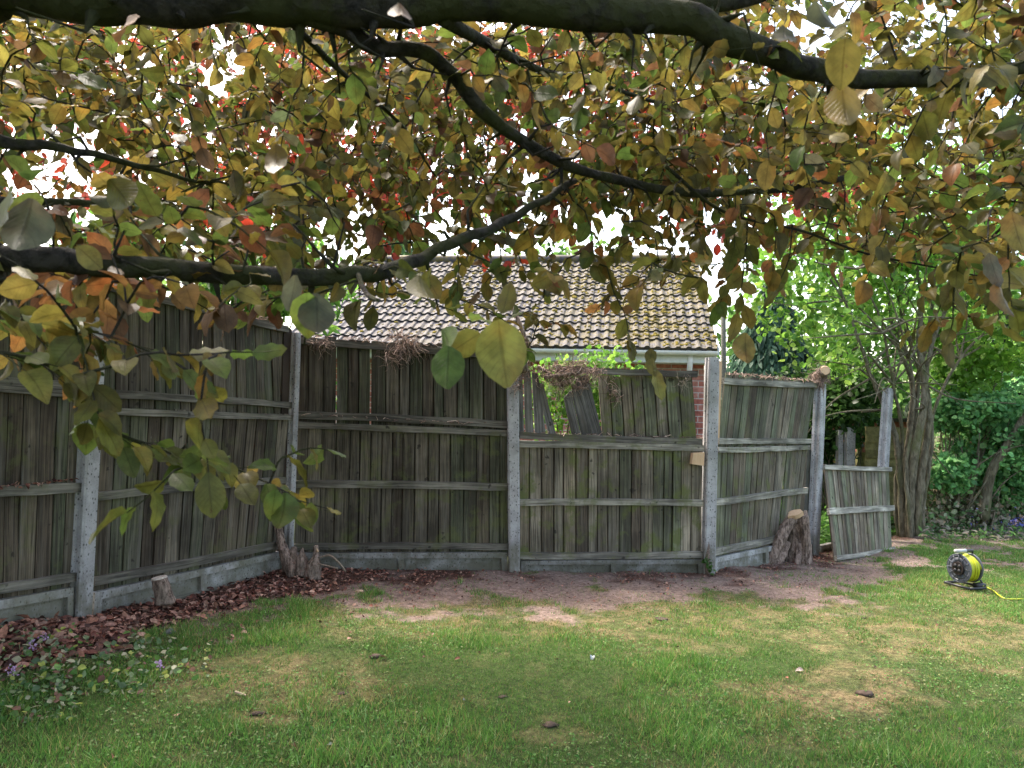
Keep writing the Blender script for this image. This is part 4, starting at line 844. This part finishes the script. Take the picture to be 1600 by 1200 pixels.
def hazel():
    b = gp(1425, 842); D = 10.2; b = P(1425, 842, D); t = thing('hazel_tree', b, 'multi stemmed tree with bundled grey stems behind the leaning panel', 'tree')
    def Q(u, v, dd=0): return P(u, v, D + dd)
    S = [[(1412, 845, 0), (1408, 760, 0), (1400, 690, .05), (1385, 640, .1), (1362, 590, .15), (1345, 540, .2), (1320, 470, .3), (1290, 400, .4)], [(1420, 846, -.05), (1424, 740, -.1), (1440, 650, -.15), (1445, 600, -.1), (1435, 540, 0), (1440, 470, 0), (1425, 380, .1)],
         [(1432, 846, -.05), (1438, 760, -.1), (1448, 690, -.1), (1452, 640, -.1), (1448, 575, 0), (1470, 500, .1), (1510, 420, .2), (1540, 350, .3)], [(1416, 846, .05), (1415, 740, .1), (1422, 660, .15), (1425, 600, .2), (1400, 530, .3), (1385, 450, .4), (1370, 380, .5)],
         [(1440, 845, 0), (1442, 790, 0), (1455, 700, .05), (1460, 640, .1), (1500, 560, .15), (1560, 500, .1), (1620, 440, 0)], [(1405, 845, .1), (1400, 760, .1), (1410, 680, .1), (1395, 600, 0), (1375, 500, -.2), (1340, 420, -.4)],
         [(1428, 847, .1), (1430, 720, .15), (1432, 620, .2), (1450, 520, .3), (1465, 400, .4), (1480, 300, .4)], [(1436, 846, .12), (1446, 740, .15), (1450, 640, .2), (1430, 560, .25), (1405, 470, .2), (1420, 350, .1)],
         [(1424, 848, -.12), (1418, 780, -.14), (1416, 720, -.12), (1428, 640, -.1), (1420, 560, -.2), (1380, 520, -.4)]]
    R0 = [.052, .068, .058, .05, .036, .036, .046, .038, .034]
    for s, r in zip(S, R0):
        p = spline([Q(*a) for a in s], 6); p = p + rng.normal(size=p.shape) * .005; mb = MB(); tube(mb, p, np.linspace(r, r * .22, len(p)), 10, knob=.12); mb.build('stem', M['hazel'], t, True)
    mb = MB()
    for _ in range(95):
        s = S[rng.integers(len(S))]; a = Q(*s[rng.integers(3, len(s))]); d = norm(rng.normal(size=3) * (1, .7, .5) + (0, 0, .5)); L = rng.uniform(.5, 1.5)
        tube(mb, spline([a, a + d * L * .5 + rng.normal(size=3) * .08, a + d * L + rng.normal(size=3) * .2 + (0, 0, -.1)], 4), np.linspace(.018, .004, 9), 5, cap=False)
    mb.build('branches', M['hazel'], t, True)
    bl = [(Q(1290, 480, .3), (1.1, .9, .7)), (Q(1230, 420, .6), (.8, .7, .6)), (Q(1420, 400, .4), (1.5, 1.2, 1.0)), (Q(1560, 430, .2), (1.3, 1.1, .9)), (Q(1590, 540, 0), (.7, .7, .45)), (Q(1500, 580, .6), (.8, .5, .35)), (Q(1320, 570, .6), (.5, .5, .3)), (Q(1350, 300, .8), (1.8, 1.2, 1.0)), (Q(1600, 300, .6), (1.8, 1.2, 1.0)), (Q(1280, 540, .4), (.6, .5, .35))]
    crown_mesh(bl, 11500, .085, [[.15, .32, .045], [.22, .4, .06], [.11, .25, .04], [.3, .46, .09]], TR, hole=.47, ns=1.6, shell=.5).build('leaves', M['leafg'], t, True)
hazel()
def bush(name, label, cat, blobs, n, size, cols, T, stems=True, mat='leafg', group=None, **kw):
    c0 = np.array(blobs[0][0], float); g = float(gz(c0[0], c0[1])); t = thing(name, (c0[0], c0[1], g), label, cat, group)
    if stems:
        mb = MB(); ba = np.array([c0[0], c0[1], g])
        for (c, r) in blobs:
            for _ in range(3):
                e = np.array(c) + rng.normal(size=3) * np.array(r) * .4; tube(mb, spline([ba + rng.normal(size=3) * (.15, .1, 0) - (0, 0, .1), lerp(ba, e, .5) + rng.normal(size=3) * .15, e], 4), np.linspace(.016, .004, 9), 6, cap=False)
        mb.build('stems', M['hazel'], t, True)
    crown_mesh(blobs, n, size, cols, T, **kw).build('leaves', M[mat], t, True); return t
# laurel behind the left panels
bush('laurel_bush', 'glossy bright laurel bush showing over the left fence panels', 'bush', [(P(330, 420, 8.6), (1.4, .8, .75)), (P(430, 450, 8.8), (1.0, .8, .6)), (P(220, 400, 8.4), (1.0, .8, .6)), (P(330, 560, 8.8), (1.7, .8, 1.0))], 5200, .15, [[.07, .18, .025], [.12, .26, .04], [.05, .12, .02], [.2, .33, .06]], TN, hole=.4)
bush('shrub', 'bright green shrub seen through the gap in the broken panel', 'shrub', [(P(885, 640, 8.15), (.5, .35, .5)), (P(900, 600, 8.15), (.55, .35, .35)), (P(945, 600, 8.15), (.5, .3, .45))], 2600, .05, [[.14, .3, .04], [.22, .38, .06], [.09, .2, .03]], TR, hole=.35)
bush('ivy_mass', 'dark ivy mass draped over a post beyond the open gap', 'ivy', [(P(1300, 640, 11.5), (.6, .5, .7)), (P(1325, 600, 11.8), (.7, .5, .5)), (P(1345, 640, 11.7), (.35, .4, .55)), (P(1290, 720, 11.8), (.5, .4, .7)), (P(1255, 650, 12), (.7, .4, .9))], 5200, .075, [[.025, .06, .014], [.04, .09, .02], [.06, .13, .03]], TR, hole=.35)
def conifer(name, label, c, r, n, cols, size, group=None):
    """trunk with drooping sprays of needles on whorled boughs"""
    g = float(gz(c[0], c[1])); t = thing(name, (c[0], c[1], g), label, 'tree', group); H = c[2] + r[2] - g
    mb = MB(); tube(mb, [(c[0], c[1], g - .1), (c[0], c[1], g + H)], [.18, .03], 8); mb.build('trunk', M['stump'], t, True)
    m = n; h = rng.random(m) ** .8; ang = rng.random(m) * 6.283; nb = np.floor(ang * 3.3 + h * 40) ; rad = (1 - h) * .85 + .15; rr = rng.random(m) ** .5
    z = g + .4 + (H - .4) * h; x = c[0] + np.cos(ang) * rad * r[0] * rr; y = c[1] + np.sin(ang) * rad * r[1] * rr; z = z - rr * rr * .5 + .25 * vnoise(ang * 6, h * 22, 1)
    k = vnoise(ang * 5, h * 18 + rr, 1, 2) > .3; q = np.stack([x, y, z], 1)[k]; ang = ang[k]; m = len(q)
    d = norm(np.stack([np.cos(ang) * .4, np.sin(ang) * .4, -np.ones(m) * .9], 1) + rng.normal(size=(m, 3)) * .3); nr = norm(np.stack([np.cos(ang), np.sin(ang), np.ones(m) * .4], 1) + rng.normal(size=(m, 3)) * .5)
    cc = np.array(cols)[rng.integers(len(cols), size=m)] * (.55 + .9 * vnoise(q[:, 0] * 2 + q[:, 1], q[:, 2] * 2, 1)[:, None])
    mb = MB(); instances(mb, TN[0], TN[1], q, frames(d, nr), size * (.5 + rng.random(m)), cc, TN[2]); mb.build('needles', M['foliage_far'], t, True); return t
conifer('cypress_tree', 'blue green cypress with drooping sprays right of the tiled roof', P(1205, 560, 15), (1.9, 1.6, 1.4), 15000, [[.05, .1, .06], [.08, .15, .09], [.035, .07, .045]], .17)
conifer('conifer_tree', 'pale green conifer rising behind the tiled roof', P(625, 330, 17), (1.5, 1.4, 1.6), 9000, [[.1, .19, .06], [.15, .26, .08], [.07, .13, .05]], .16)
conifer('dark_yew_tree', 'near black evergreen behind the shrubs at the right edge', P(1540, 540, 15.5), (2.6, 1.2, 1.2), 15000, [[.012, .028, .012], [.02, .04, .018], [.03, .05, .02]], .16)
bush('shrub', 'bluish green leafy shrub at the right edge above the blue flowers', 'shrub', [(P(1560, 690, 11.2), (.9, .6, .7)), (P(1600, 620, 11.5), (.9, .6, .5)), (P(1500, 660, 12.), (.5, .5, .4)), (P(1590, 760, 11), (.6, .5, .4))], 6500, .075, [[.13, .32, .12], [.2, .42, .16], [.1, .25, .09], [.27, .48, .16]], TR, hole=.38)
bush('shrub', 'yellow green shrub with thin stems right of the multi stemmed tree', 'shrub', [(P(1500, 590, 11), (.6, .4, .35)), (P(1480, 520, 11.4), (.7, .5, .4)), (P(1570, 560, 11), (.6, .4, .3))], 2200, .085, [[.14, .3, .04], [.2, .36, .06]], TR, hole=.4)
bush('bramble_heap', 'low tangled bramble and ivy heap right of the multi stemmed tree', 'bramble', [(P(1490, 800, 10.9), (.75, .5, .35)), (P(1470, 740, 11.2), (.5, .4, .45)), (P(1540, 790, 11), (.7, .45, .3)), (P(1500, 700, 11.4), (.6, .4, .3)), (P(1450, 820, 10.6), (.5, .3, .18))], 4200, .06, [[.16, .28, .11], [.32, .36, .22], [.42, .38, .3], [.12, .2, .08], [.36, .28, .2]], TR, hole=.3)
# leaning trunk at the right
mb = MB(); t = thing('leaning_trunk', P(1540, 800, 10.6), 'bare leaning trunk rising from the shrubs at the right edge', 'tree trunk'); tube(mb, spline([P(1536, 812, 10.6), P(1548, 740, 10.6), P(1578, 690, 10.5), P(1608, 640, 10.4), P(1660, 560, 10.3)], 6), np.linspace(.075, .04, 25), 10, knob=.1); mb.build('trunk', M['hazel'], t, True)
bush('shrub', 'fresh green leafy shrub low between the multi stemmed tree and the leaning trunk', 'shrub', [(P(1500, 740, 10.7), (.45, .3, .3)), (P(1560, 650, 10.6), (.6, .3, .35)), (P(1480, 640, 11), (.4, .3, .35)), (P(1610, 700, 10.3), (.5, .3, .5))], 3600, .07, [[.17, .4, .13], [.26, .48, .18], [.13, .32, .12]], TR, hole=.42, ns=2.2)
# far screen of trees (seen in slivers)
for (u, v, d, r, n, lab) in [(60, 470, 19, (3, 2, 2.2), 3000, 'distant broadleaf tree low behind the leftmost panel'), (1400, 520, 24, (4.5, 2, 3.6), 6000, 'tall distant tree behind the multi stemmed tree'), (1650, 500, 20, (3.5, 2, 3.4), 4500, 'distant tree beyond the right edge shrubs'), (1050, 560, 22, (3, 2, 2.0), 3000, 'distant tree low behind the brick outbuilding'), (850, 400, 27, (3.5, 2, 1.7), 1500, 'thin spring tree showing faintly above the roof ridge')]:
    bush('distant_tree', lab, 'tree', [(P(u, v, d), r), (P(u + 60, v + 60, d), r), (P(u - 50, v + 110, d), r)], n, .22, [[.12, .24, .05], [.18, .3, .07], [.08, .17, .04]], TR, mat='foliage_far', group='trees beyond the fence', hole=.4, ns=.7)
def hedge():
    bl = [((x, 27 + math.sin(x) * 1.0, 1.2), (2.6, 1.3, 1.9)) for x in np.arange(-26, 30, 3.2)]
    o = crown_mesh(bl, 26000, .22, [[.07, .15, .035], [.1, .2, .05], [.05, .1, .03]], TR, hole=.25, ns=.7).build('distant_hedge', M['foliage_far'], None, True)
    tag(o, 'distant mixed hedge closing the view behind everything', 'hedge', kind='stuff')
hedge()
# shed beyond the gap
def shed():
    D = 12.6; a = P(1338, 668, D); b = P(1400, 668, D); g = float(gz(a[0], a[1])) - .05
    t = thing('garden_shed', (a[0] + .8, a[1] + .6, g), 'olive and red boarded shed beyond the open gap', 'shed'); x0, x1 = a[0], a[0] + 1.9; y0 = a[1]; top = a[2] + .12
    mb = MB(); n = 15
    for i in range(n):
        z0 = lerp(g, top, i / n); z1 = lerp(g, top, (i + 1) / n) + .01; c = (.13, .12, .045) if i < 10 else (.2, .07, .05)
        hexa(mb, [(x0, y0 - .02, z0), (x1, y0 - .02, z0), (x1, y0 + 1.6, z0), (x0, y0 + 1.6, z0), (x0, y0, z1), (x1, y0, z1), (x1, y0 + 1.6, z1), (x0, y0 + 1.6, z1)], np.array(c) * (.8 + .4 * rng.random()))
    mb.build('wall', M['shed'], t)
    mb = MB(); hexa(mb, [(x0 - .1, y0 - .15, top), (x1 + .1, y0 - .15, top), (x1 + .1, y0 + 1.7, top - .12), (x0 - .1, y0 + 1.7, top - .12), (x0 - .1, y0 - .15, top + .05), (x1 + .1, y0 - .15, top + .05), (x1 + .1, y0 + 1.7, top - .07), (x0 - .1, y0 + 1.7, top - .07)], (.035, .03, .025)); mb.build('roof', M['shed'], t)
    mb = MB(); box(mb, (x0 + .035, y0 - .035, (g + top) / 2), (.07, .03, top - g), None, (.15, .15, .06)); mb.build('corner_trim', M['shed'], t)
shed()
def greypost(u, vt, vb, D, lab, wd=.11):
    top = P(u, vt, D); g = float(gz(top[0], top[1])); mb = MB(); t = thing('old_post', (top[0], top[1], g), lab, 'fence post', 'old grey posts beyond the gap')
    box(mb, (top[0], top[1], (g - .1 + top[2]) / 2), (wd, .1, top[2] - g + .1)); mb.build('shaft', M['concrete'], t)
greypost(1328, 668, 800, 11.2, 'wider old grey post half wrapped in ivy beyond the gap', .12); greypost(1312, 672, 800, 11.3, 'narrower old grey post left of the wider one beyond the gap', .07)
# tongue and groove fence / shed side behind the tree (olive boards)
mb = MB(); a = P(1452, 690, 10.9); g = -.2
for i in range(14): z0 = g + i * .11; box(mb, (a[0] - .45, a[1] + .02 * (i % 2), z0 + .055), (.9, .03, .112), None, np.array([.15, .14, .055]) * (.75 + .4 * rng.random()))
tag(mb.build('board_screen', M['shed']), 'olive horizontal board screen behind the multi stemmed tree', 'board screen')
# green ground cover beyond the gap, bluebells, foreground cover
def cover(name, label, cat, pts, n, size, cols, T, h, mat='leafg', world=False, kind='stuff'):
    P_ = []
    for (u0, v0, u1, v1, m) in pts:
        for _ in range(int(n * m)):
            u, v = rng.uniform(u0, u1), rng.uniform(v0, v1); P_.append((u, v))
    q = np.array([gp(*a) for a in P_]); q[:, 2] += rng.random(len(q)) ** 1.5 * h; m = len(q); cols = np.array(cols)
    mb = MB(); instances(mb, T[0], T[1], q, frames(norm(rng.normal(size=(m, 3)) * (1, 1, .5)), norm(rng.normal(size=(m, 3)) * .5 + [0, -.3, 1])), size * (.5 + rng.random(m)), cols[rng.integers(len(cols), size=m)] * (.7 + .6 * rng.random((m, 1))), T[2])
    o = mb.build(name, M[mat], None, True); tag(o, label, cat, kind=kind); return o
def cover2(name, label, cat, boxes, n, size, cols, T, h, mat='leafg'):
    mbp = []
    for (x0, y0, x1, y1, m) in boxes: k = int(n * m); mbp.append(np.stack([rng.uniform(x0, x1, k), rng.uniform(y0, y1, k)], 1))
    xy = np.concatenate(mbp); kk = fence_dist(xy[:, 0], xy[:, 1]) < -.06; xy = xy[kk]; m = len(xy); q = np.stack([xy[:, 0], xy[:, 1], gz(xy[:, 0], xy[:, 1]) + rng.random(m) ** 1.3 * h], 1); cols = np.array(cols)
    mb = MB(); instances(mb, T[0], T[1], q, frames(norm(rng.normal(size=(m, 3)) * (1, 1, .5)), norm(rng.normal(size=(m, 3)) * .5 + [0, -.3, 1])), size * (.5 + rng.random(m)), cols[rng.integers(len(cols), size=m)] * (.7 + .6 * rng.random((m, 1))), T[2])
    tag(mb.build(name, M[mat], None, True), label, cat, kind='stuff')
cover2('ground_cover', 'bright green low leaves carpeting the ground beyond the open gap', 'ground cover', [(2.6, 8.3, 6.5, 12.5, 1)], 12000, .06, [[.13, .3, .05], [.18, .36, .07], [.09, .22, .04]], TR, .22)
cover('bluebells', 'patch of blue flowers below the shrubs at the right edge', 'flowers', [(1515, 806, 1630, 832, 1)], 900, .04, [[.2, .22, .62], [.3, .3, .7], [.16, .18, .5]], TR, .22, 'flower')
cover('border_leaves', 'strappy green border leaves and dry litter at the lawn edge under the shrubs', 'border plants', [(1440, 826, 1640, 846, 1)], 1500, .07, [[.09, .2, .05], [.14, .26, .07], [.3, .24, .18], [.36, .31, .25]], TN, .1)
cover('border_leaves', 'low ivy and variegated leaves in the bottom left corner of the lawn', 'ground cover', [(-60, 985, 120, 1130, .5), (60, 1000, 250, 1090, .3), (200, 1000, 330, 1070, .1)], 1250, .028, [[.07, .16, .045], [.12, .24, .06], [.36, .42, .1], [.42, .42, .28], [.2, .28, .14], [.12, .2, .1], [.2, .11, .08]], TR, .05)
def clover():
    N = 42000; d = 2.8 + rng.random(N) * 5; x = (rng.random(N) * 2 - 1) * d * .72; y = d; lit, dirt, dry, u, v, dd = masks(x, y); fd = fence_dist(x, y)
    k = (rng.random(N) < (1 - dirt) * (1 - lit) * sstep(.42, .62, fbm(x, y, 1.8, 4, 41)) * .8) & (fd > .2) & (v > 870); x, y = x[k], y[k]; m = len(x); q = np.stack([x, y, gz(x, y) + .008 + rng.random(m) * .018], 1)
    pc = np.array([[.05, .15, .03], [.08, .2, .04], [.12, .24, .06], [.2, .24, .1]]); mb = MB(); instances(mb, TR[0], TR[1], q, frames(norm(rng.normal(size=(m, 3)) * (1, 1, .3)), norm(rng.normal(size=(m, 3)) * .4 + [0, 0, 1])), .006 + .01 * rng.random(m), pc[rng.integers(4, size=m)], TR[2])
    tag(mb.build('clover', M['grass'], None, True), 'small clover and moss leaves mixed through the lawn', 'clover', kind='stuff')
clover()
def spike(u, v, lab):
    b = gp(u, v); t = thing('purple_flower', b, lab, 'flower', 'purple flower spikes by the left edge'); mb = MB(); tube(mb, [b, b + (.005, 0, .07)], [.002, .0015], 5, (.1, .15, .05)); mb.build('stem', M['twig'], t)
    m = 20; q = b + np.stack([rng.normal(size=m) * .01, rng.normal(size=m) * .01, .03 + rng.random(m) * .045], 1); mb = MB()
    instances(mb, TR[0], TR[1], q, frames(norm(rng.normal(size=(m, 3))), norm(rng.normal(size=(m, 3)))), .01 + .006 * rng.random(m), np.array([[.42, .26, .5], [.5, .36, .55]])[rng.integers(2, size=m)], TR[2]); mb.build('petals', M['flower'], t)
spike(68, 1012, 'taller purple flower spike among dead leaves by the left edge'); spike(48, 1024, 'shorter purple flower spike beside the taller one'); spike(18, 1065, 'lone purple flower spike low at the left edge'); spike(250, 1055, 'dull purple flower spike standing in the grass edge')
# ------------------------------------------------------------------ small things on the lawn
def pebble(u, v, s, col, name, lab, cat, flat=.5, n=1):
    b = gp(u, v); mb = MB()
    if cat == 'scrap':
        T = leaf_template(2, 5, .75, .06, .7, .5, .9, int(u)); instances(mb, T[0], T[1], (b + (0, 0, s * .5))[None], frames(norm(rng.normal(size=(1, 3)) * (1, 1, .2)), np.array([[.2, -.5, 1.]])), np.array([s * 2.1]), np.array([col]), T[2])
        tag(mb.build(name, M['litter'], None, True), lab, cat); return
    for i in range(n):
        c = b + rng.normal(size=3) * (s * .8, s * .5, 0) * (n > 1) + (0, 0, s * flat * .6)
        th = np.arange(8) / 8 * 6.283; V = []
        for (r, z) in ((.8, -.6), (1.1, -.35), (.8, .2), (.35, .7)):
            rr = s * r * (.45 + 1.0 * rng.random(8)) * (1 if n == 1 else .55); V.append(np.stack([c[0] + np.cos(th) * rr, c[1] + np.sin(th) * rr, np.full(8, c[2] + z * s * flat)], 1))
        V.append([c + (0, 0, s * flat)]); V = np.concatenate(V); j = np.arange(8); F = np.concatenate([np.stack([k * 8 + j, k * 8 + (j + 1) % 8, (k + 1) * 8 + (j + 1) % 8, (k + 1) * 8 + j], 1) for k in range(3)])
        mb.add(V, {4: F, 3: np.stack([24 + j, 24 + (j + 1) % 8, np.full(8, 32)], 1)}, np.array(col) * (.8 + .4 * rng.random()))
    tag(mb.build(name, M['stone'], None, True), lab, cat)
pebble(925, 1027, .018, (.26, .29, .31), 'pale_scrap', 'small pale blue white scrap on the green lawn left of centre', 'scrap')
pebble(1255, 1051, .02, (.34, .27, .25), 'pale_scrap', 'pinkish white curled scrap above the bare brown patch', 'scrap', .3)
pebble(1372, 1128, .014, (.32, .28, .22), 'pale_scrap', 'cream scrap inside the bare brown patch', 'scrap', .4)
pebble(724, 1096, .012, (.3, .31, .31), 'pale_scrap', 'white scrap in the lush grass below centre', 'scrap')
pebble(519, 1165, .01, (.33, .33, .33), 'pale_scrap', 'tiny white scrap near the bottom of the lawn', 'scrap')
pebble(232, 999, .03, (.36, .31, .26), 'pale_chip', 'tan wood chip lying at the edge of the leaf litter', 'chip', .25)
pebble(252, 946, .035, (.42, .36, .3), 'stone', 'pale broken stone at the foot of the round stump', 'stone', .7)
pebble(562, 925, .03, (.5, .36, .24), 'wood_chip', 'orange brown wood chip on the bare soil in front of the root stumps', 'chip', .4)
pebble(265, 988, .04, (.07, .08, .075), 'stone', 'dark grey flat stone in the litter edge', 'stone', .35)
for (u, v, s, lab) in [(1355, 1085, .045, 'dark soil clod in the bare brown patch'), (1032, 968, .045, 'dark soil clod on the straw coloured lawn behind the middle'), (403, 1116, .03, 'grey brown clod in the lush grass lower left'), (785, 1089, .02, 'small brown clod right of the white scrap'), (862, 1133, .03, 'dark clod low in the grass at the centre'), (1432, 1143, .028, 'small dark clod below the bare patch'), (535, 1084, .022, 'dark crumbs on the dry patch left of centre'), (585, 1026, .035, 'dark crumbs where dry and green grass meet'), (1350, 966, .022, 'small dark clod nearest the cable reel')]:
    pebble(u, v, s, (.06, .042, .032), 'soil_clod', lab, 'soil clod', .28)
b = gp(372, 1088); mb = MB(); tube(mb, [gp(368, 1085) + (0, 0, .012), gp(384, 1091) + (0, 0, .014)], [.006, .004], 6, (.35, .28, .2)); tag(mb.build('twig_stick', M['twig']), 'short pale stick on the dry patch lower left', 'stick')

# ------------------------------------------------------------------ cable reel
def reel():
    b = gp(1511, 920); t = thing('cable_reel', b, 'yellow cable on a grey extension reel with black stand', 'cable reel')
    ax = norm(np.array([.80, .60, 0])); fw = np.array([-ax[1], ax[0], 0]); up = np.array([0, 0, 1.]); R = .122; W = .135
    ax = norm(np.array([.95, .31, 0.])); fw = np.cross(up, ax); c0 = b + up * (R + .062) - ax * W / 2 + np.array([-.02, .0, 0])
    def ringpt(c, r, th): return c + fw * math.cos(th) * r + up * math.sin(th) * r
    def disc(c, r0, r1, th_, mb, n=40):
        th = np.arange(n) / n * 6.283; V = []
        for (r, o) in ((r0, -th_), (r1, -th_), (r1, th_), (r0, th_)): V.append(np.array([ringpt(c + ax * o, r, a) for a in th]))
        V = np.concatenate(V); j = np.arange(n); jn = (j + 1) % n; F = np.concatenate([np.stack([k * n + j, k * n + jn, ((k + 1) % 4) * n + jn, ((k + 1) % 4) * n + j], 1) for k in range(4)]); mb.add(V, F)
    for k, c in enumerate((c0, c0 + ax * W)):
        mb = MB(); disc(c, .055, R * .8, .003, mb); disc(c, R * .8, R, .004, mb); tube(mb, [ringpt(c, R, a) for a in np.linspace(0, 6.283, 41)], .006, 8)
        for a in np.arange(12) / 12 * 6.283:
            p = ringpt(c - ax * .005 * (1 if k == 0 else -1), .06, a); q_ = ringpt(c - ax * .005 * (1 if k == 0 else -1), R - .006, a); tube(mb, [p, q_], .0035, 5)
        mb.build('side_disc', M['greyp'], t, True)
    mb = MB(); disc(c0 - ax * .008, .0005, .052, .01, mb); disc(c0 - ax * .012, .044, .058, .008, mb); h = mb.build('socket_face', M['dark'], t)
    for a in (.8, 2.37, 3.94, 5.5):
        mb = MB(); p = ringpt(c0 - ax * .0205, .029, a); tube(mb, [p, p - ax * .006], [.0165, .015], 16); o = mb.build('socket', M['black'], h, True); o.data.transform(Matrix.Translation(-Vector(t['_o'])))
    mb = MB(); disc(c0 + ax * W / 2, .04, .075, W / 2 - .006, mb)
    for L in range(3):
        for i in range(11):
            rr = .082 + .012 * L + rng.normal() * .0012; cc = c0 + ax * (.012 + (W - .024) * (i + .5 * (L % 2)) / 11); ti = rng.normal() * .006
            tube(mb, [ringpt(cc + ax * ti * math.cos(a), rr, a) for a in np.linspace(0, 6.283, 33)], .0058, 6)
    for i in range(3):
        cc = c0 + ax * (W * (.72 + .1 * i)); tube(mb, [ringpt(cc + ax * .03 * math.cos(a * 1 + i), .116 - .004 * i, a) for a in np.linspace(0, 6.283, 33)], .006, 6)
    mb.build('wound_cable', M['yel'], t, True)
    mb = MB()
    for k in (-.02, W + .02):
        p1 = c0 + ax * k - up * (R + .03) + fw * .13; p2 = c0 + ax * k - up * (R + .03) - fw * .13; ctr = c0 + ax * k
        tube(mb, [p1, p2], .011, 8)
        if k > 0: tube(mb, spline([p1, ctr + fw * .03, ctr + up * (R + .025), ctr + up * (R + .03)], 5), .008, 8); tube(mb, [p2, ctr], .008, 8)
    for s in (-.13, .13): tube(mb, [c0 - ax * .02 - up * (R + .03) + fw * s, c0 + ax * (W + .02) - up * (R + .03) + fw * s], .012, 8)
    box(mb, c0 + ax * W * .9 - up * (R + .012) - fw * .1, (.09, .06, .035), np.stack([ax, fw, up], -1)); mb.build('stand', M['black'], t, True)
    mb = MB(); tube(mb, [c0 + ax * (W + .02) + up * (R + .03), c0 - ax * .03 + up * (R + .028)], .011, 10); mb.build('handle', M['black'], t, True)
    mb = MB(); tube(mb, [c0 + ax * W * .55 + up * (R + .03), c0 - ax * .045 + up * (R + .03)], .0165, 12); mb.build('grip', M['silver'], t, True)
    mb = MB(); pts = [c0 + ax * W * .95 - up * (R + .01) - fw * .13] + [gp(u, v) + (0, 0, .012) for (u, v) in ((1542, 920), (1552, 925), (1562, 933), (1573, 938), (1600, 938), (1640, 936), (1700, 941))]
    tube(mb, spline(pts, 6), .0052, 7); mb.build('trailing_cable', M['yel'], t, True)
reel()
# blossom-like new stems at the foot of the tall post
bush('ivy_sprig', 'small ivy sprig climbing at the foot of the tall post', 'ivy', [(P(1109, 885, 7.02), (.04, .03, .07)), (P(1104, 872, 7.0), (.02, .02, .05))], 26, .04, [[.06, .14, .03], [.1, .2, .05]], TR, stems=False, hole=0.)
